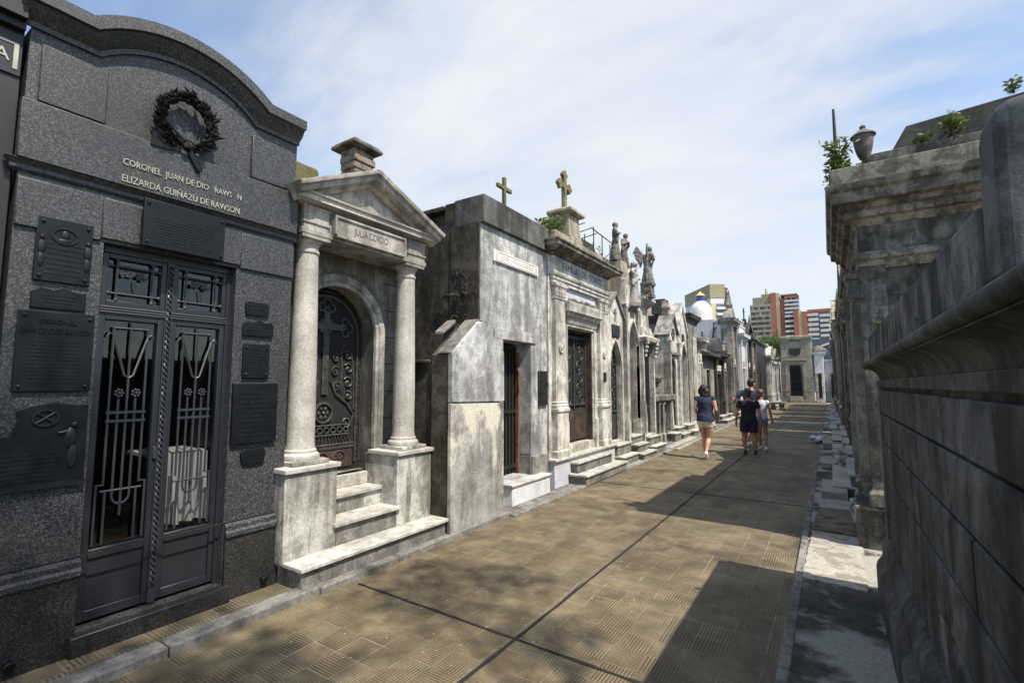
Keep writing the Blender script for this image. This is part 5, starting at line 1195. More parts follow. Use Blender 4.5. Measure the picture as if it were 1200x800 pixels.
body(FK, K2, 19.22, 21.4, 2.85, 2.5, 'tomb_grey', opening(20.0, 20.7, .3, 2.2, 'rect'), .3, .4); iron_gate(FK, K2, 20.01, 20.69, .31, 2.19, -.08, 'bars', seed=12)
MB(FK).prism_side([(0.25, 2.86), (-2.2, 3.75), (-2.2, 2.86)], 19.2, 21.42).build('roof', 'tomb_tan', K2); MB(FK).box(19.18, 21.44, -.2, .30, 2.72, 2.855).build('eave', 'tomb_dark', K2, bev=.01)
grow_tomb(FK, 21.45, 23.35, 2.95, 'dark grey tomb carrying a black figure on its roof', 'tomb_dark', 'curve', top_orn='none', seed=43, group=GR)
grow_tomb(FK, 23.4, 24.4, 3.1, 'slim grey tomb front with tall pilasters near the woman', 'tomb_grey', 'attic', top_orn='none', seed=44, group=GR)
grow_tomb(Frame('L', -3.85), 24.8, 26.4, 4.75, 'tall tomb with blank lilac side wall and a domed niche on top', 'tomb_grey', 'curve', top_orn='spire', seed=45, group=GR, depth=6.5, side='tomb_lilac')
grow_tomb(Frame('L', -3.7), 26.5, 28.6, 4.15, 'bright white tomb with ornate cornice in the far row', 'tomb_bright', 'attic', top_orn='urn', seed=46, group=GR)
grow_tomb(Frame('L', -3.7), 28.7, 30.4, 4.3, 'dark weathered tomb with a slim iron cross, beyond the bright white one', 'tomb_dark', 'gable', top_orn='cross', seed=47, group=GR)
grow_tomb(Frame('L', -3.7), 30.5, 32.5, 4.35, 'brownish brick tomb front just before the black tomb', 'brick_rough', 'attic', top_orn='spire', seed=48, group=GR)
t = thing('black_tomb', 'large black granite tomb with flat roof in the far left row', 'tomb', (-3.7, 35.5, 0), GR)
FL_ = Frame('L', -3.7)
MB(FL_).box(32.6, 38.6, -3.5, 0, 0, 4.15).build('wall', 'granite_black', t, bev=.02); cornice(FL_, t, 32.6, 38.6, -3.4, 4.151, .2, .15, 'granite_black')
MB(FL_).box(34.8, 36.4, 0.0, .04, .3, 2.8).box(33.4, 34.2, 0, .03, 1.2, 2.6).box(37.0, 37.8, 0, .03, 1.2, 2.6).build('door_panel', 'iron', t, bev=.01)
for i, (a, e, h_, mt, stl) in enumerate(((38.8, 40.6, 3.6, 'tomb_white', 'gable'), (40.8, 42.4, 3.3, 'tomb_bright', 'attic'), (42.5, 44.2, 3.7, 'tomb_grey', 'gable'), (44.3, 46.1, 3.4, 'tomb_white', 'flat'))):
    grow_tomb(Frame('L', -3.6), a, e, h_, ['white gabled tomb just past the black tomb', 'small bright tomb, second past the black tomb', 'grey gabled tomb, third past the black tomb', 'white flat topped tomb at the end of the left row'][i], mt, stl, seed=50 + i, group=GR)
robed('statue', 'small black figure standing on the dark grey tomb beyond the woman', (-4.1, 22.4, 3.60), 0.75, R(-90), 'tomb_dark')
robed('statue', 'small kneeling grey figure on the low sloping roof', (-4.1, 19.9, 3.1), 0.6, R(-90), 'tomb_dark')
robed('statue', 'slender pale figure on the domed niche above the lilac wall', (-4.0, 25.2, 5.5), 0.85, R(-90), 'statue_stone')
# mass behind the left row
bk = [(-10.5, -7.2, 2.5, 6.0, 3.6, 'tomb_grey', 'plain grey tomb body behind the columned tomb'), (-7.2, -5.0, 18.8, 21.2, 3.9, 'dome_brown', 'brown walled chapel with a brown dome, behind the rough wall'),
      (-12, -8.0, 19.0, 24.0, 3.6, 'tomb_grey', 'grey tomb body in the second row behind the sloping roof'), (-12.5, -8.0, 27, 34, 3.8, 'tomb_white', 'white tomb body in the second row behind the far tombs')]
for x0, x1, y0, y1, h_, mt, lb in bk:
    t = thing('rear_tomb', lb, 'tomb', ((x0 + x1) / 2, (y0 + y1) / 2, 0), 'tombs behind the left row'); MB().box(x0, x1, y0, y1, 0, h_).build('wall', mt, t, bev=.01)
    MB().loft(x0, x1, y0, y1, [(h_ + .001, 0), (h_ + .06, .08), (h_ + .18, .1), (h_ + .2, .1)], True).build('cornice', mt, t)
    if 'dome' in lb: MB().lathe((x0 + x1) / 2, (y0 + y1) / 2, [(h_ + .2, .78), (h_ + .4, .78), (h_ + .7, .66), (h_ + .9, .42), (h_ + 1.0, .08)], 24).build('dome', 'dome_brown', t)

# ================================================================== RIGHT SIDE
FM = Frame('R', 0.34)
Mw = thing('boundary_wall', 'near dark weathered block wall with curved cornice and parapet at the right edge', 'wall', (0.6, 2.0, 0))
M0, M1 = -3.0, 4.65
MB(FM).box(M0, M1, -0.9, 0.0, 0.0, 1.60).build('masonry', 'wall_black', Mw, bev=0.004)
b = MB(FM)
zs = [0.50, 0.72, 0.95, 1.18, 1.40]
rg = random.Random(2)
zl = [0.50, 0.72, 0.95, 1.18, 1.40, 1.585]
for i, (z0, z1) in enumerate(zip(zl, zl[1:])):
    s = M0; first = True
    s_end = M1 - 0.06
    cuts = [M0]; x = M0 + (0.35 if i % 2 else 0.85)
    while x < s_end - .3: cuts.append(x); x += 1.02
    cuts.append(s_end)
    for a, e in zip(cuts, cuts[1:]): b.box(a + .004, e - .004, 0.0, 0.02 + rg.uniform(-.002, .002), z0 + .006, z1 - .006)
b.build('block_course', 'wall_black', Mw, bev=0.008)
MB(FM).box(M1 - .055, M1 + .02, -0.9, 0.035, 0.0, 1.60).build('corner_strip', 'cement', Mw, bev=0.006)
pf = [(0, 0.0), (.11, 0.0), (.11, .26), (.10, .30), (.07, .34), (.065, .42), (.05, .46), (.03, .49), (0, .50)]
MB(FM).prism_side(pf, M0, M1 + 0.03).build('plinth', 'wall_black', Mw)
MB(FM).box(M0, M1 + .03, -0.9, 0.035, 1.601, 1.652).build('band', 'wall_black', Mw, bev=0.006)
cv = [(0.0, 1.653)] + [(0.015 + 0.085 * (1 - math.cos(math.pi / 2 * i / 8)), 1.653 + 0.085 * math.sin(math.pi / 2 * i / 8)) for i in range(9)] + [(0.10, 1.742), (-.3, 1.742)]
MB(FM).prism_side(cv[::-1], M0, M1 + .05).build('cove', 'wall_black', Mw, ang=50)
rl = [(0.096 + 0.025 * math.cos(a), 1.768 + 0.024 * math.sin(a)) for a in [2 * math.pi * i / 14 for i in range(14)]]
MB(FM).prism_side(rl, M0, M1 + .07).build('roll_moulding', 'wall_black', Mw, ang=60)
MB(FM).box(M0, M1 + .05, -0.5, 0.055, 1.743, 1.81).build('ledge', 'wall_black', Mw)
MB(FM).box(1.335, M1 + .01, -0.35, 0.07, 1.812, 1.985).build('parapet', 'parapet', Mw, bev=0.008)
b = MB(FM).loft(1.20, 1.33, -0.9, 0.066, [(1.812, 0.0), (2.10, -0.004), (2.14, -0.010), (2.155, -0.03)]).build('parapet_pier', 'wall_black', Mw, bev=0.015)
weed((0.29, 2.15, 1.82), 0.03, 3, 'tiny bright green sprout in the joint of the near dark wall', 21, 0.03, 0.022)
weed((0.30, 3.9, 1.985), 0.05, 3, 'small yellowish sprout on the far end of the near parapet', 22, 0.04, 0.03)

# N: tomb with deep cornice and urn
Nn = thing('corniced_tomb', 'tall grimy tomb with deep moulded cornice, side wall facing the viewer', 'tomb', (0.9, 7.0, 0), 'tombs of the right row')
FNs = Frame('F', 6.0)    # side face toward the camera
MB().box(0.33, 3.6, 6.0, 8.3, 0.0, 3.2).build('wall', 'side_wall', Nn, bev=0.006)
MB(FNs).box(0.30, 0.52, 0.0, 0.045, 0.62, 2.86).loft(0.30, 0.52, -0.2, 0.045, [(0.44, .03), (.56, .03), (.60, 0.0), (.62, 0)]).build('corner_pilaster', 'side_wall', Nn, bev=0.005)
b = MB(FNs)
for z in (0.95, 1.35, 1.75, 2.15, 2.5): b.box(0.53, 3.5, 0.0, 0.0015, z - .003, z + .003)
b.build('masonry_joints', 'wall_black', Nn)
MB().loft(0.31, 3.6, 5.97, 8.32, [(2.78, 0.0), (2.82, .02), (2.86, .02), (2.88, .05), (2.92, .05), (2.94, .01), (2.96, 0.0)], True).build('architrave', 'cornice_stone', Nn)
MB().box(0.31, 3.6, 5.97, 8.32, 2.961, 3.22).build('frieze', 'side_wall', Nn, bev=.004)
MB().loft(0.31, 3.6, 5.97, 8.32, [(3.221, 0.0), (3.25, .03), (3.29, .04), (3.30, .08), (3.36, .10), (3.38, .14), (3.42, .15), (3.44, .20), (3.54, .21), (3.56, .24), (3.62, .25)], True).build('cornice', 'cornice_stone', Nn)
b = MB()
k_ = 0.36
while k_ < 3.3: b.box(k_, k_ + .07, 5.87, 5.97, 3.30, 3.37); k_ += 0.14
k_ = 6.0
while k_ < 8.3: b.box(0.215, 0.31, k_, k_ + .07, 3.30, 3.37); k_ += 0.14
b.build('dentils', 'cornice_stone', Nn)
MB().loft(0.10, 3.7, 5.76, 8.5, [(3.621, 0), (3.80, 0)], True).build('blocking_course', 'cornice_stone', Nn, bev=.01)
MB().box(.42, 3.6, 5.93, 8.2, 3.80, 3.95).build('parapet', 'side_wall', Nn, bev=.01)
ps = MB(FNs).prism([(0.62, 3.951), (0.78, 4.24), (2.2, 4.36), (2.2, 3.951)], -0.35, -0.12).build('roof_slab', 'tomb_dark', Nn, bev=.01)
# pedestal at the corner and street pilaster
MB().box(0.17, 0.36, 5.98, 6.42, 0.022, 0.40).build('pedestal', 'side_wall', Nn, bev=.006)
MB().box(0.155, 0.42, 5.95, 6.45, 0.401, 0.43).build('pedestal_cap', 'cornice_stone', Nn, bev=.004)
MB().loft(0.20, 0.34, 6.14, 6.34, [(.431, .03), (.50, .03), (.53, 0), (.58, .01), (.62, .02), (.66, -.01), (.70, 0.0)], True).build('pilaster_base', 'cornice_stone', Nn)
FN = Frame('R', 0.33)
for s in (6.16, 7.9): pilaster(FN, Nn, s, s + .22, .431, 2.78, 0, .10, 'tomb_grey', ped=None)
MB(FN).box(6.7, 7.6, -.02, .02, .3, 2.3).build('street_door', 'iron', Nn)
MB(FN).box(6.5, 6.68, -.02, .06, .3, 2.5).box(7.62, 7.8, -.02, .06, .3, 2.5).build_split('door_surround', 'tomb_tan', Nn)
steps(FN, Nn, [(6.55, 7.75, 0, .16, .022, .16)])
u = thing('urn', 'lidded stone urn on the corner of the deep right hand cornice', 'urn', (0.42, 6.05, 3.80))
MB().loft(.32, .52, 5.96, 6.16, [(3.801, .02), (3.85, .02), (3.86, -.01), (3.90, -.02)], True).build('base', 'cornice_stone', u)
MB().lathe(.42, 6.06, [(3.90, .05), (3.92, .028), (3.95, .026), (3.965, .045), (3.98, .04), (3.99, .055), (4.05, .072), (4.12, .084), (4.19, .092), (4.20, .09)], 22).build('bowl', 'statue_stone', u)
MB().lathe(.42, 6.06, [(4.201, .112), (4.21, .112), (4.235, .085), (4.265, .045), (4.275, .03), (4.285, .022), (4.30, .028), (4.315, .024), (4.33, .004)], 22).build('lid', 'statue_stone', u)
o = MB().tube([(0.18, 6.1, 3.8), (0.18, 6.1, 4.08), (0.18, 6.1, 4.60)], [.02, .02, .012], 8, world=True).box(.13, .23, 6.05, 6.15, 3.8, 4.06).build('metal_post', 'iron'); tag(rebase(o, (.18, 6.1, 3.8)), 'thin black metal post standing beside the lidded urn', 'post')
weed((0.20, 5.95, 3.95), 0.30, 14, 'broad leaved green plant hanging over the cornice corner below the thin black post', 23, 0.14, 0.11, hang=0.45)
weed((1.10, 5.95, 3.96), 0.22, 11, 'green shrub growing on the right hand tomb roof before the leaning slab', 24, 0.16, 0.075)
weed((0.88, 5.95, 3.96), 0.10, 6, 'small sprig left of the roof shrub on the right hand tomb', 25, 0.09, 0.06)
weed((1.58, 6.2, 4.35), 0.15, 4, 'sprig of pointed leaves peeking over the near wall pier at the top right', 26, 0.07, 0.07)

# the rest of the right row, seen edge on
GRR = 'tombs of the right row'
y = 8.35; rg = random.Random(77); mats_ = ['side_wall', 'tomb_grey', 'cornice_stone', 'tomb_tan', 'tomb_dark', 'tomb_tan', 'tomb_white', 'tomb_grey']
lbls = ['grimy grey tomb front right after the corniced tomb', 'grey tomb front, second beyond the corniced tomb', 'brownish tomb front, third beyond the corniced tomb', 'tan tomb front, fourth beyond the corniced tomb', 'black iron clad tomb front halfway down the right row',
        'tan tomb front just past the black one in the right row', 'white tomb front past the middle of the right row', 'grey gabled tomb front past the middle of the right row', 'tan narrow tomb front in the far right row', 'grey tomb front in the far right row, near the sunlit stripe',
        'white tomb front in the far right row before the last dark one', 'brown tomb front in the far right row', 'dark tomb front near the end of the right row', 'tan tomb front near the end of the right row', 'white tomb front near the end of the right row', 'grey tomb front, last of the right row', 'pale tomb at the far right corner', 'tan tomb at the far right corner', 'grey tomb at the far right corner', 'white tomb at the far right corner']
i = 0
gaps = {2: .0, 4: 0.55, 6: .5, 8: .55, 10: .6, 12: .6, 13: .6}
while y < 45.5:
    w_ = rg.uniform(1.7, 2.9); h_ = [3.35, 3.5, 3.3, 3.9, 3.9, 3.7, 3.6, 4.1, 3.6, 4.2, 3.9, 4.2, 4.3, 4.0, 4.4, 4.1, 4.0, 4, 4, 4][i]
    xb = (0.42 if i < 5 else 0.34) + rg.uniform(-.03, .05)
    grow_tomb(Frame('R', xb), y, min(y + w_, 46), h_, lbls[i], mats_[i % 8], ['attic', 'gable', 'curve', 'attic', 'flat', 'gable', 'attic', 'gable'][i % 8], 'rect', top_orn=['urn', 'cross', 'spire', 'urn', 'none', 'cross', 'urn', 'spire'][i % 8], seed=100 + i, group=GRR, depth=3.6, co=.11)
    y += w_ + gaps.get(i, 0.02); i += 1
print('right row', i, y)
# loose slabs and steps on the right pavement
def slab(x0, x1, y0, y1, z0, z1, lb, mat='slab_white', yaw=0.0):
    o = MB().box(x0, x1, y0, y1, z0, z1).build('stone_slab', mat, bev=0.008); tag(rebase(o, ((x0 + x1) / 2, (y0 + y1) / 2, z0)), lb, 'slab', 'marble slabs along the right tombs'); o.rotation_euler = (0, 0, yaw); return o
slab(-0.19, 0.16, 7.45, 8.0, .023, .07, 'nearest pale marble slab lying on the right pavement', yaw=.03)
slab(-0.17, 0.14, 8.15, 9.2, .023, .14, 'thick whitish marble slab with a seam, second on the right pavement')
slab(0.02, 0.20, 9.3, 10.3, .023, .10, 'narrow upright edged slab against the right tombs', yaw=-.02)
slab(-0.20, 0.22, 11.2, 12.1, .023, .12, 'low marble step block, third stop along the right pavement')
slab(-0.02, 0.24, 12.3, 13.2, .023, .22, 'raised square step block with pale top')
slab(-0.22, 0.22, 14.6, 15.4, .023, .16, 'dark sided step block before the white cloth like heap', 'slab_white')
for i_, (a, c_) in enumerate(((-.10, 16.2), (0.0, 18.0), (-.12, 20.5), (-.05, 23.0), (-.15, 26.0))):
    slab(a, .25, c_, c_ + 1.0, .023, .10 + .03 * (i_ % 2), ['pale step block beyond the white heap', 'fifth pale step block of the right row', 'sixth pale step block of the right row', 'seventh pale step block of the right row', 'farthest pale step block of the right row'][i_])
b = MB()
rg = random.Random(9)
for k in range(7): b.blob((-0.32 + rg.uniform(-.12, .12), 16.2 + rg.uniform(-.6, .8), .09 + rg.uniform(0, .06)), rg.uniform(.07, .14), (1.1, 1.2, .6), 8, .2, rg)
o = b.build('rubble_sack', 'cloth_white'); tag(rebase(o, (-.3, 16.2, .02)), 'white crumpled sacks of rubble by the right kerb', 'sack')
f = MB().tube([(.15, 6.75, .18), (.13, 6.75, .26), (.16, 6.75, .3)], .02, world=True)
for k in range(8): f.blob((.14 + rg.uniform(-.05, .05), 10.7 + rg.uniform(-.12, .12), .12 + rg.uniform(0, .3)), rg.uniform(.035, .06), (1, 1, 1), 6, .3, rg)
o = f.build('stone_ornament', 'statue_pale'); tag(rebase(o, (.14, 10.7, .02)), 'small carved stone ornament at the foot of the right tombs', 'ornament')

# ================================================================== END OF THE ALLEY
FZ = Frame('F', 51.4)
Z = thing('mausoleum', 'square grey block mausoleum with black door facing down the alley', 'mausoleum', (-2.45, 52.5, 0))
b = MB(FZ); op = [(-3.05, .55), (-3.0, 3.4), (-2.1, 3.4), (-2.05, .55)]
b.prism([(-3.75, .55), (-3.62, 5.55), (-1.28, 5.55), (-1.15, .55)] + op[::-1], -.4, 0); b.prism([(-3.78, 0), (-3.751, .549), (-1.151, .549), (-1.12, 0)], -.4, .02)
b.build('wall', 'mausoleum', Z, bev=.01)
MB(FZ).box(-3.7, -1.2, -2.6, -.401, 0, 5.6).build('rear_walls', 'mausoleum', Z)
MB(FZ).loft(-3.60, -1.30, -2.4, 0.0, [(5.551, 0), (5.7, .0), (5.72, .06), (5.85, .08), (5.87, .14), (6.05, .14), (6.1, .08)]).build('cornice', 'mausoleum', Z)
MB(FZ).sweep([(-3.22, .56), (-3.18, 3.55), (-1.92, 3.55), (-1.88, .56)], [(0, -.05), (.08, -.05), (.08, .17), (0, .17)]).box(-3.5, -1.6, .0, .14, 3.80, 3.98).build('door_frame', 'mausoleum', Z, bev=.01)
dz = MB(FZ).box(-3.04, -2.06, -.2, -.15, .55, 3.4).build('bronze_door', 'granite_black', Z, bev=.01); MB(FZ).box(-2.9, -2.2, -.149, -.13, .8, 1.9).box(-2.9, -2.2, -.149, -.13, 2.0, 3.2).build('door_panel', 'bronze_dark', dz, bev=.01)
MB(FZ).prism([(-2.98, 4.95), (-2.08, 4.95), (-2.1, 4.4), (-2.4, 4.3), (-2.53, 4.2), (-2.66, 4.3), (-2.95, 4.4)], 0.001, .05).build('emblem', 'iron', Z)
MB(FZ).box(-3.0, -2.0, .0, .04, 5.62, 5.70).build('name_panel', 'tomb_dark', Z)
b = MB(FZ)
for zz_ in (1.3, 2.1, 2.9, 4.1, 4.9, 5.45):
    b.box(-3.72, -3.25, .0, .004, zz_, zz_ + .03); b.box(-1.85, -1.2, .0, .004, zz_, zz_ + .03)
    if zz_ > 4: b.box(-3.2, -1.9, .0, .004, zz_, zz_ + .03) if zz_ > 5.2 or zz_ < 4.15 else None
b.build('block_joints', 'letter_dark', Z)
MB(FZ).box(-3.1, -2.0, 0.02, .5, 0, .28).box(-3.05, -2.05, .021, .25, .281, .54).build('steps', 'mausoleum', Z, bev=.02)
t = thing('bench', 'low stone bench with thick seat in the alley before the mausoleum', 'bench', (-2.85, 35.6, 0))
MB().box(-3.35, -2.40, 35.3, 35.9, .36, .50).build('seat', 'cement', t, bev=.02)
for x in (-3.12, -2.62): MB().loft(x - .12, x + .12, 35.4, 35.8, [(0, .04), (.08, .04), (.12, 0), (.3, 0), (.36, .03)], True).build('leg', 'cement', t)
# fence at the mausoleum
b = MB()
for x in [-5.2, -4.4, -3.9, -1.0, -.3, .3]: b.box(x - .02, x + .02, 50.4, 50.44, 0, 1.0)
b.box(-5.2, .3, 50.4, 50.43, .92, .96)
o = b.build('low_fence', 'iron'); tag(rebase(o, (-2.4, 50.4, 0)), 'thin dark low rail across the end of the alley', 'fence')
# tombs around it
def block_tomb(name, lb, x0, x1, y0, y1, h, mat, door=True, dome=None, gable=False):
    t = thing(name, lb, 'tomb', ((x0 + x1) / 2, (y0 + y1) / 2, 0), 'tombs beyond the alley end'); f_ = Frame('F', y0); c = (x0 + x1) / 2; w_ = x1 - x0
    MB(f_).box(x0, x1, -(y1 - y0), 0, 0, h).build('wall', mat, t, bev=.02)
    cornice(f_, t, x0, x1, -(y1 - y0), h + .001, .35, .2, mat)
    if door:
        MB(f_).box(c - w_ * .2, c + w_ * .2, .0, .03, .4, min(2.6, h - .8)).build('door', 'iron', t)
        MB(f_).sweep([(c - w_ * .2, .4), (c - w_ * .2, min(2.6, h - .8)), (c + w_ * .2, min(2.6, h - .8)), (c + w_ * .2, .4)], [(0, 0), (.08, 0), (.08, .12), (0, .12)]).build('door_surround', 'tomb_white', t)
    if gable: MB(f_).prism([(x0, h + .35), (c, h + .35 + w_ * .3), (x1, h + .35)], -1, .1).build('gable', mat, t)
    if dome: MB(f_).lathe(c, -1, [(h + .3, dome), (h + .5, dome), (h + .3 + dome * .5, dome * .8), (h + .3 + dome * .8, dome * .45), (h + .3 + dome, .05)], 16).build('dome', 'side_wall', t)
    return t
block_tomb('tomb', 'white narrow tomb with a dark mushroom dome right of the mausoleum', -1.05, -.35, 51.8, 54, 4.2, 'tomb_bright', True, .75)
block_tomb('tomb', 'grey tomb with gate in the shade right of the white domed one', -.30, 1.2, 54, 57, 3.6, 'tomb_lilac')
block_tomb('tomb', 'white tomb left of the mausoleum, partly hidden by the green tree', -5.2, -4.0, 52.5, 55, 3.9, 'tomb_white', gable=True)
block_tomb('tomb', 'pale gabled tomb farther left of the mausoleum', -7.0, -5.3, 50.5, 53, 3.6, 'tomb_bright', gable=True)
block_tomb('tomb', 'tall grey tomb behind the left row end', -9.5, -7.2, 50.5, 54, 4.4, 'tomb_grey')
block_tomb('tomb', 'dark low building behind the mausoleum', -6.0, -3.8, 60, 66, 6.2, 'tomb_dark', False)
block_tomb('tomb', 'tan tomb behind the far right corner', 1.4, 4.0, 52, 56, 4.2, 'tomb_tan')

# ---- trees
def tree(label, loc, h, cr, n, L, seed, tr=0.2, mat='leaf_tree', lobes=9, sq=(1, 1, .75)):
    rg = random.Random(seed); t = thing('tree', label, 'tree', loc); L0 = Vector(loc); b = MB(); q = MB(); cc = L0 + Vector((0, 0, h - cr * .7))
    b.tube([L0, L0 + Vector((.05, .03, h * .3)), L0 + Vector((-.03, 0, h * .55)), cc], [tr, tr * .8, tr * .65, tr * .3], 8, world=True)
    for k in range(lobes):
        v = Vector((rg.uniform(-1, 1) * sq[0], rg.uniform(-1, 1) * sq[1], rg.uniform(-.6, .8) * sq[2])) * cr * .75; c_ = cc + v
        b.tube([L0 + Vector((0, 0, h * rg.uniform(.4, .55))), (L0 + Vector((0, 0, h * .55))).lerp(c_, .5) + Vector((0, 0, .1)), c_], [tr * .4, tr * .25, tr * .08], 5, world=True)
        foliage(q, c_, cr * rg.uniform(.35, .55), n // lobes, L, (1, 1, .7), rg)
    b.build('trunk', 'bark', t); q.build('crown', mat, t, flat=True); return t
tree('green tree with a rounded crown left of the mausoleum', (-4.9, 58, 0), 6.7, 2.2, 6000, .24, 5, .18)
t = thing('tree', 'out of view leafy tree added behind the near right wall, crown shaped to shade the foreground', 'tree', (4.6, 0.4, 0)); rg = random.Random(12); b = MB(); q = MB(); L0 = Vector((4.6, .4, 0)); fk = Vector((4.6, .6, 8.0))
b.tube([L0, Vector((4.55, .45, 2.5)), Vector((4.4, .55, 4.6)), fk], [.2, .17, .14, .11], 8, world=True)
for tx, ty, rr, n_ in ((-2.75, 2.95, .60, 420), (-2.3, 3.5, .32, 130), (-1.55, 2.8, .36, 170), (-1.1, 2.2, .28, 110), (-2.7, 1.25, .85, 1100), (-1.5, 1.0, .6, 500), (-3.3, .5, .9, 1100), (-4.3, 0.9, .7, 500), (-3.6, 1.6, .35, 130)):  # unseen crown clumps added along the sun line, some to darken the lower-left corner
    c_ = Vector((tx, ty, 0)) + sun_vec * ((11.0 + rg.uniform(-.4, .6)) / sun_vec.z); foliage(q, c_, rr, n_, .14, (1, 1, .9), rg)
    b.tube([fk - Vector((0, 0, rg.uniform(0, 1.2))), fk.lerp(c_, .5) + Vector((0, 0, .2)), c_], [.04, .022, .008], 5, world=True)
b.build('trunk', 'bark', t); q.build('crown', 'leaf_tree', t, flat=True)

# ---- city towers
TW = 'apartment towers beyond the cemetery'
def add_quad_tower(t, P0, du, dv, z1, fl, mats_, z0=0, strip=None, top=None):
    pass
t = thing('apartment_tower', 'white apartment tower with olive top band and yellow corner strip', 'building', (-50, 262, 0), TW)
P0 = Vector((-47.0, 250.0, 0)); ul = Vector((-.585, .81, 0)); ur = Vector((.81, .585, 0)); LL, LR = 30.0, 7.0
def qbox(mb, a0, a1, b0, b1, z0, z1):
    """box spanned by the two tower face directions, offsets a along left face, b along right face (negative = outward)"""
    v = [mb.V(*(P0 + ul * a + ur * b_ + Vector((0, 0, z)))) for z in (z0, z1) for b_ in (b0, b1) for a in (a0, a1)]
    for q in ((0, 1, 3, 2), (4, 6, 7, 5), (0, 4, 5, 1), (2, 3, 7, 6), (0, 2, 6, 4), (1, 5, 7, 3)): mb.face([v[i] for i in q])
mb = MB(); qbox(mb, 0, LL, 0, LR, 0, 44); mb.build('core', 'tower_glass', t, flat=True)
mb = MB(); qbox(mb, -.3, LL + .3, -.3, LR + .3, 44.2, 51); mb.build('top_band', 'tower_olive', t, flat=True)
mb = MB(); qbox(mb, -.1, LL, -.1, LR, 41.2, 44.1); mb.build('attic_floor', 'tower_white', t, flat=True)
z = 3.0
while z < 41: 
    mb = MB(); qbox(mb, 1.2, LL, -1.2, -.0, z, z + 1.25); mb.build('balcony', 'tower_white', t, flat=True)
    mb = MB(); qbox(mb, -.9, -.0, 2.6, LR + .2, z, z + 1.25); mb.build('balcony', 'tower_white', t, flat=True); z += 2.95
mb = MB(); qbox(mb, -.4, -.01, 0, 2.5, 0, 41.1); mb.build('yellow_strip', 'tower_yellow', t, flat=True)
mb = MB(); qbox(mb, 13, 14.5, -1.25, -.01, 0, 41.1); mb.build('pier', 'tower_white', t, flat=True)
Y3 = 300.0
def fx(u): return (u - 972) / 565.0 * 1.4313 * Y3 * (1.0) if False else ux(u) * Y3
def ux(u):
    pts = [(879, -.118), (902, -.084), (913, -.069), (937, -.038), (946, -.027), (975, .010)]
    for (a, x0), (b_, x1) in zip(pts, pts[1:]):
        if u <= b_: return x0 + (x1 - x0) * (u - a) / (b_ - a)
    return x1
def zf(v): return 1.62 + Y3 * (0.078 + (395 - v) * (0.171 - 0.078) / (395 - 342))
def tb(name, mat, root, u0, u1, v0, v1, f=0.0, dep=12):
    return MB(Frame('F', Y3)).box(ux(u0) * Y3, ux(u1) * Y3, -dep, f, 0 if v1 is None else zf(v1), zf(v0)).build(name, mat, root, flat=True)
t = thing('apartment_tower', 'grey slab tower with olive stepped top and red brick side strip', 'building', (-30, 306, 0), TW)
tb('core', 'tower_glass', t, 879, 902.5, 355, None); tb('stepped_top', 'tower_olive', t, 882, 902.5, 347, 355); tb('stepped_top', 'tower_olive', t, 892, 902.5, 344, 347); tb('brick_strip', 'brick_red', t, 902.6, 909, 343.5, None, 1); tb('yellow_strip', 'tower_yellow', t, 909.05, 913, 344, None, .6)
tb('mast', 'tower_grey', t, 896.5, 897.5, 338, 344)
for k in range(9): tb('floor_band', 'tower_grey', t, 879, 902.5, 355 + k * 5.4, 357.6 + k * 5.4, 1.2, 0)
for u in (879, 886.5, 894.5, 901.5): tb('pier', 'tower_grey', t, u, u + 1.0, 355, None, 1.0, 0)
rg = random.Random(4)
for k in range(9):
    for j_, (ua, ub) in enumerate(((880.3, 886.2), (887.8, 894.2), (895.8, 901.2))):
        w0 = ua + rg.uniform(.2, 1.0); tb('window', rg.choice(['tower_white', 'tower_glass', 'tower_blue', 'tower_grey', 'tower_blue']), t, w0, w0 + rg.uniform(1.6, 3.4), 357.7 + k * 5.4, 360.3 + k * 5.4, .5, 0)
        if rg.random() < .4: tb('air_conditioner', 'tower_white', t, ub - 1.2, ub - .4, 358.6 + k * 5.4, 359.6 + k * 5.4, 1.6, 0)
t = thing('apartment_tower', 'red brick tower with white balconies and a lower wing with yellow strip', 'building', (-14, 306, 0), TW)
tb('brick_strip', 'brick_red', t, 913.2, 919, 350, None); tb('core', 'tower_glass', t, 919, 936, 347, None, -1); tb('roof_slab', 'tower_grey', t, 914, 935, 346, 347.4, 1)
for k in range(9):
    for j_ in range(3): u0 = 919.5 + j_ * 5.6 + rg.uniform(0, 1.5); tb('window', rg.choice(['tower_white', 'tower_blue', 'tower_grey']), t, u0, u0 + rg.uniform(1.2, 2.6), 350.5 + k * 4.6, 352.4 + k * 4.6, .2, 0)
for k in range(5): tb('balcony', ('brick_red' if k == 0 else 'tower_white'), t, 919, 937, 348.6 + k * 4.0, 350.4 + k * 4.0, 1.5, 0)
tb('brick_wing', 'brick_red', t, 929.5, 935, 365, None, 3, 14); tb('yellow_strip', 'tower_yellow', t, 935.05, 939.5, 365, None, 2.6, 14); tb('brick_wing', 'brick_red', t, 939.6, 945.8, 366, None, 3, 14)
for k in range(5): tb('balcony', 'tower_white', t, 919, 929.4, 368.5 + k * 5.2, 370.5 + k * 5.2, 2.5, 0)
t = thing('apartment_tower', 'white and red balconied apartment block at the far right of the skyline', 'building', (-3, 306, 0), TW)
tb('core', 'tower_glass', t, 946, 975, 366, None); tb('top_band', 'brick_red', t, 946, 975, 364, 366.6, 1)
for k in range(7): tb('balcony', 'tower_white', t, 946 + (k % 2), 959, 368 + k * 5, 370.8 + k * 5, 1.5, 0); tb('balcony', 'tower_white', t, 960.5, 975, 369.5 + k * 5, 372.2 + k * 5, 1.5, 0)
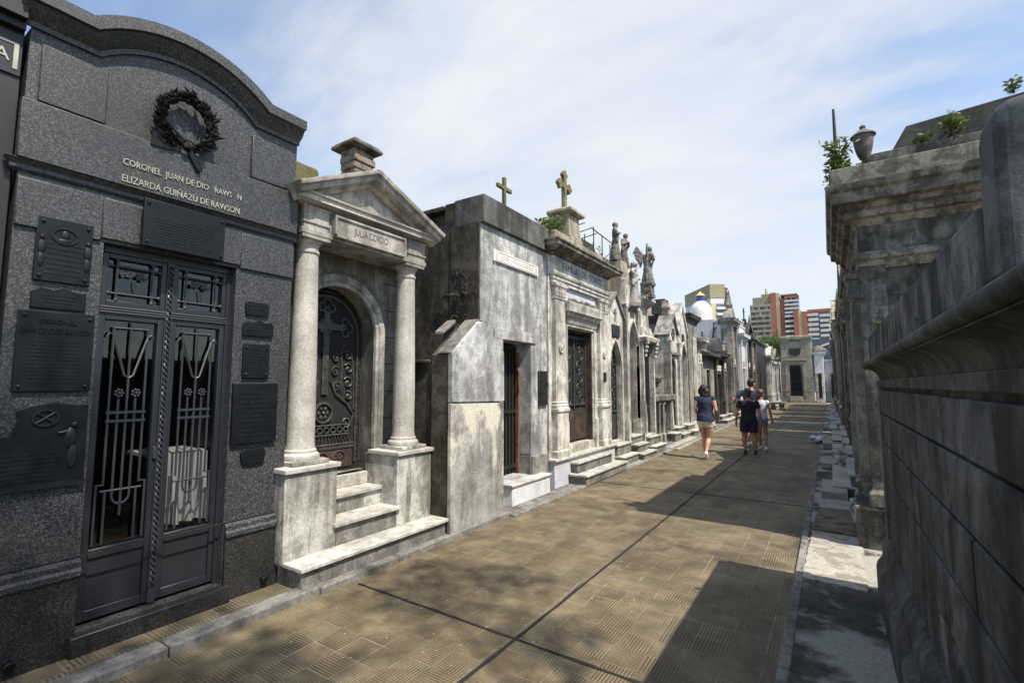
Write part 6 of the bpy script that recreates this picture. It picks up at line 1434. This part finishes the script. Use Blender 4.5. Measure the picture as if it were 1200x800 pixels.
for k in range(7):
    for j_ in range(4): u0 = 947 + j_ * 6.8 + rg.uniform(0, 3); tb('window', rg.choice(['tower_white', 'tower_blue', 'tower_grey', 'tower_glass']), t, u0, u0 + rg.uniform(1.2, 3), 371 + k * 5, 373 + k * 5, 1.0 if j_ % 2 else .6, 0)
for k in range(4): tb('brick_panel', 'brick_red', t, 951 + (k % 2) * 9, 955 + (k % 2) * 9, 372 + k * 7, 376 + k * 7, .8, 0)
t = thing('office_building', 'dark blue glazed low building behind the mausoleum', 'building', (-2, 130, 0))
FQ = Frame('F', 130)
MB(FQ).box(-3.2, 4.5, -10, 0, 0, 12.0).build('wall', 'tower_blue', t); MB(FQ).prism([(-3.2, 9.3), (-3.2, 9.7), (4.5, 12.6), (4.5, 12.2)], 0, 1).build('eave', 'tower_white', t)
for k in range(4): MB(FQ).box(-3, 4.4, 0.0, .06, 2.5 + k * 2.0, 2.65 + k * 2.0).build('mullion', 'tower_grey', t)
MB(FQ).box(-9.5, -3.3, -10, .5, 0, 10.8).build('white_wing', 'tower_white', t); MB(FQ).box(-15.5, -9.6, -10, 0, 0, 11.4).build('grey_wing', 'tower_lilac' if 'tower_lilac' in MATS else 'tomb_lilac', t)
b = MB(); b.tube([(0.35, 46, 3.5), (.35, 46, 7.2)], .03, 5, world=True).tube([(-.2, 46, 6.6), (.8, 46, 6.6)], .02, 4, world=True).tube([(-.1, 46, 6.1), (.7, 46, 6.1)], .02, 4, world=True)
o = b.build('antenna', 'iron'); tag(rebase(o, (.35, 46, 3.5)), 'thin roof antenna at the far end of the right row', 'antenna')

# ================================================================== PEOPLE
def hand(c, wrist, elbow, s, curl=0.5, side=1):
    """palm, four unequal bent fingers and a thumb leaving the side of the palm"""
    W_ = Vector(wrist); d = (W_ - Vector(elbow)).normalized(); fwd = Vector((0, 1, 0)); fwd = (fwd - d * fwd.dot(d)).normalized(); inn = d.cross(fwd).normalized()
    if inn.x * side > 0: inn = -inn                       # toward the body
    p1 = W_ + d * .085 * s
    c.limb([W_, W_ + d * .04 * s, p1], [.024 * s, .030 * s, .028 * s], 10)
    for k, (off, L) in enumerate(((.027, .070), (.009, .080), (-.009, .074), (-.026, .058))):
        a = p1 + fwd * off * s; m_ = a + (d * .9 + inn * curl * .5).normalized() * L * .5 * s; e_ = m_ + (d * .6 + inn * curl * 1.4).normalized() * L * .5 * s
        c.limb([a, m_, e_], [.0095 * s, .009 * s, .008 * s], 8)
    a = W_ + d * .02 * s + fwd * .026 * s; c.limb([a, a + (d * .6 + fwd * .7 + inn * .3).normalized() * .035 * s, a + (d * .9 + fwd * .55 + inn * .5).normalized() * .062 * s], [.012 * s, .0105 * s, .009 * s], 8)
def person(label, loc, yaw, S, P, shirt, shorts, hairm, skin, shoe, group='people walking away along the alley'):
    t = thing('person', label, 'person', loc, group); M = Matrix.Translation(loc) @ Matrix.Rotation(yaw, 4, 'Z')
    V_ = lambda p: (p[0] * S, p[1] * S, p[2] * S)
    hd = P.get('head', 1.0); wd = P.get('wide', 1.0); hz = P['hip'][2]; sx = .175 * wd
    c = Clay(M); legs = P['legs']; arms = P['arms']; lean = P.get('lean', 0.0)
    fz = P.get('fat', 1.0)
    for (hip, knee, ank, toe) in legs:
        c.limb([V_(hip), V_((hip[0] * .97, (hip[1] + knee[1]) / 2, (hip[2] + knee[2]) / 2)), V_(knee)], [.088 * S * fz, .075 * S * fz, .053 * S * fz]); kz = Vector(knee); az = Vector(ank); cf_ = kz.lerp(az, .3) + Vector((0, -.012, 0))
        c.limb([V_(knee), V_(cf_), V_(kz.lerp(az, .7)), V_(ank)], [.050 * S * fz, .054 * S * fz, .037 * S * fz, .030 * S])
        c.limb([V_(ank), V_(az.lerp(Vector(toe), .5)), V_(toe)], [.032 * S, .03 * S, .022 * S], 10)
    z0 = hz
    c.torso([(z * S, 0, (y_ + lean * (z - z0)) * S, a * wd * S, b_ * fz * S) for z, y_, a, b_ in ((hz - .06, 0, .10, .085), (hz, -.01, .155, .115), (hz + .08, -.008, .15, .11), (hz + .17, 0, .128, .095), (hz + .30, .0, .145, .105), (hz + .42, 0, .165, .11), (hz + .50, 0, .15, .085), (hz + .545, 0, .07, .06))])
    for (sh, elb, wr) in arms:
        c.limb([V_(sh), V_(Vector(sh).lerp(Vector(elb), .5)), V_(elb)], [.052 * S, .045 * S * fz, .036 * S]); c.limb([V_(elb), V_(Vector(elb).lerp(Vector(wr), .35)), V_(wr)], [.036 * S, .037 * S, .024 * S]); hand(c, V_(wr), V_(elb), S, .5, 1 if sh[0] > 0 else -1)
    hc = Vector(P['headc']) ; nk = Vector((0, lean * .5, hz + .52)); turn = Matrix.Rotation(P.get('turn', 0), 3, 'Z')
    c.limb([V_(nk), V_(hc + Vector((0, -.01, -.07)))], [.052 * S, .048 * S]); r_ = .088 * hd
    def H(x, y, z): return V_(hc + turn @ Vector((x, y, z)) * hd)
    rq = turn.to_quaternion()
    c.ball(V_(hc), r_ * S, (.86, 1.05, 1.18), rq); c.ball(H(0, .03, -.055), .062 * hd * S, (.85, .9, .9), rq)
    c.ball(H(0, .098, -.018), .016 * hd * S, (.8, 1.2, 1.5), rq)
    for sg in (-1, 1): c.ball(H(sg * .080, .0, -.01), .024 * hd * S, (.45, .8, 1.3), rq); c.ball(H(sg * .035, .082, .012), .013 * hd * S)
    c.ball(H(0, .088, -.055), .016 * hd * S, (1.4, .5, .5), rq)
    c.build('body', skin, t, vox=.0095 * max(S, .8), smooth=2)
    # shirt
    c = Clay(M); g_ = P.get('shirt_len', -.02); fl = P.get('flare', 1.0)
    c.torso([(z * S, 0, (y_ + lean * (z - z0)) * S, (a * wd + .014) * S, (b_ * fz + .014) * S) for z, y_, a, b_ in ((hz + g_, -.005, .158 * fl, .122 * fl), (hz + .08, -.005, .150 * fl, .112 * fl), (hz + .17, 0, .135 * (1 + fl) / 2, .102), (hz + .30, .0, .148, .107), (hz + .42, 0, .167, .108), (hz + .49, 0, .150, .084), (hz + .535, 0, .085, .065))])
    for (sh, elb, wr) in arms:
        f_ = P.get('sleeve', .5); e_ = Vector(sh).lerp(Vector(elb), f_)
        if f_ > 0: c.limb([V_(sh), V_(e_)], [.064 * S, .062 * S * fz], flat_end=True)
    c.build('shirt', shirt, t, vox=.0115 * max(S, .8), smooth=3, rough=.006 * S, rfreq=11)
    # shorts
    c = Clay(M); c.torso([(z * S, 0, y_ * S, (a * wd + .012) * S, (b_ * fz + .012) * S) for z, y_, a, b_ in ((hz - .09, -.005, .12, .09), (hz - .03, -.01, .158, .118), (hz + .03, -.008, .157, .114), (hz + .10, -.004, .145, .104))])
    for (hip, knee, ank, toe) in legs:
        e_ = Vector(hip).lerp(Vector(knee), P.get('shorts', .4)); c.limb([V_(hip), V_(e_)], [.103 * S * fz, .092 * S * fz], flat_end=True)
    c.build('shorts', shorts, t, vox=.0115 * max(S, .8), smooth=2, rough=.005 * S, rfreq=12)
    # shoes
    for (hip, knee, ank, toe) in legs:
        c = Clay(M); a = Vector(ank); b_ = Vector(toe); dz = Vector((0, 0, -.035)); hl = a + Vector((0, -.035, -.045)) if abs(a.z - b_.z) < .08 else a + (a - b_).normalized() * .03 + Vector((0, 0, -.04))
        c.limb([V_(hl), V_(a.lerp(b_, .5) + Vector((0, 0, -.018))), V_(b_ + Vector((0, .02, 0)))], [.040 * S, .040 * S, .032 * S], 12); c.limb([V_(a + Vector((0, 0, -.0))), V_(hl)], [.040 * S, .040 * S], 10)
        c.build('shoe', shoe, t, vox=.009, smooth=1)
    # hair
    c = Clay(M)
    for (x, y, z, r2, sq) in P['hair']: c.ball(H(x, y, z), r2 * hd * S, sq, rq)
    c.build('hair', hairm, t, vox=.009, smooth=1, rough=.007, rfreq=30)
    return t
SHORT = [(0, -.012, .028, .097, (.92, 1.05, 1.05)), (0, -.05, -.005, .075, (1.0, .8, 1.15)), (0, .03, .06, .07, (1.0, 1.0, .7))]
LONG = [(0, -.012, .026, .104, (.98, 1.06, 1.06)), (-.03, -.055, -.03, .085, (1.12, .75, 1.3)), (.05, -.05, -.05, .075, (1.1, .8, 1.2)), (0.03, -.065, -.13, .080, (1.35, .7, 1.1)), (0.06, -.055, -.20, .055, (1.35, .6, 1.0)), (-.03, -.06, -.18, .05, (1.1, .6, 1)), (.10, -.04, -.12, .04, (1, 1, 1.3))]
# woman, left
person('woman in dark blue sleeveless top and pale shorts walking alone, white shoes', (-2.32, 11.32, 0.0), R(3), 0.965,
       dict(hip=(0, 0, .88), headc=(-.02, .05, 1.555), wide=1.04, fat=1.05, lean=.03, sleeve=0.14, flare=1.12, shirt_len=-.03, shorts=.32, turn=R(-8), hair=LONG,
            legs=[((-.085, 0, .84), (-.06, .13, .48), (-.035, .02, .10), (-.035, .15, .05)), ((.085, 0, .84), (.05, .02, .46), (.015, -.20, .16), (.015, -.14, .04))],
            arms=[((-.175, 0, 1.36), (-.215, -.03, 1.12), (-.17, .12, .93)), ((.175, 0, 1.36), (.235, -.05, 1.10), (.20, .11, .96))]), 'cloth_navy', 'cloth_cream', 'hair_black', 'skin_light', 'shoe_white')
# man behind the children
person('man in blue T-shirt with one hand on his hip, beyond the children', (-1.74, 14.1, 0.0), R(-6), 1.03,
       dict(hip=(0, 0, .90), headc=(0.02, .03, 1.60), wide=1.15, fat=1.1, sleeve=.62, flare=1.08, shirt_len=-.04, shorts=.75, turn=R(-35), hair=SHORT,
            legs=[((-.09, 0, .86), (-.10, .06, .48), (-.10, -.04, .10), (-.11, .09, .04)), ((.09, 0, .86), (.10, .10, .48), (.09, .18, .10), (.10, .31, .05))],
            arms=[((-.20, 0, 1.38), (-.40, -.08, 1.18), (-.22, .06, 1.0)), ((.20, 0, 1.38), (.27, -.02, 1.10), (.24, .12, .90))]), 'cloth_blue', 'denim', 'hair_black', 'skin_light', 'shoe_white')
# boy
person('boy in black T-shirt and navy shorts, dark shoes, in front of the man', (-1.62, 12.55, 0.0), R(4), 0.885,
       dict(hip=(0, 0, .88), headc=(0, .02, 1.60), head=1.14, wide=1.12, fat=1.18, sleeve=.55, flare=1.1, shirt_len=-.05, shorts=.68, hair=SHORT,
            legs=[((-.10, 0, .84), (-.125, .05, .47), (-.11, .0, .10), (-.12, .13, .04)), ((.10, 0, .84), (.115, .06, .47), (.13, .06, .10), (.14, .19, .04))],
            arms=[((-.20, 0, 1.36), (-.27, -.04, 1.09), (-.30, .03, .84)), ((.20, 0, 1.36), (.27, -.05, 1.09), (.28, .02, .84))]), 'cloth_black', 'cloth_navy', 'hair_brown', 'skin_tan', 'shoe_black')
# girl
person('girl in pale top and short denim shorts with brown ponytail, right of the boy', (-1.44, 13.45, 0.0), R(-3), 0.86,
       dict(hip=(0, 0, .90), headc=(-.01, .03, 1.62), head=1.12, wide=.92, fat=.88, sleeve=.35, flare=.98, shirt_len=-.01, shorts=.30, turn=R(-25), hair=SHORT + [(-.02, -.09, -.05, .045, (1, 1, 1.6)), (-.04, -.11, -.15, .035, (1, 1, 1.8))],
            legs=[((-.075, 0, .85), (-.085, .10, .48), (-.09, .14, .10), (-.09, .27, .05)), ((.075, 0, .85), (.09, .02, .47), (.10, -.10, .11), (.10, .02, .04))],
            arms=[((-.15, 0, 1.38), (-.20, -.02, 1.12), (-.18, .10, .90)), ((.15, 0, 1.38), (.23, -.06, 1.13), (.255, .0, .90))]), 'cloth_pale', 'denim', 'hair_brown', 'skin_tan', 'shoe_white')
print('done')
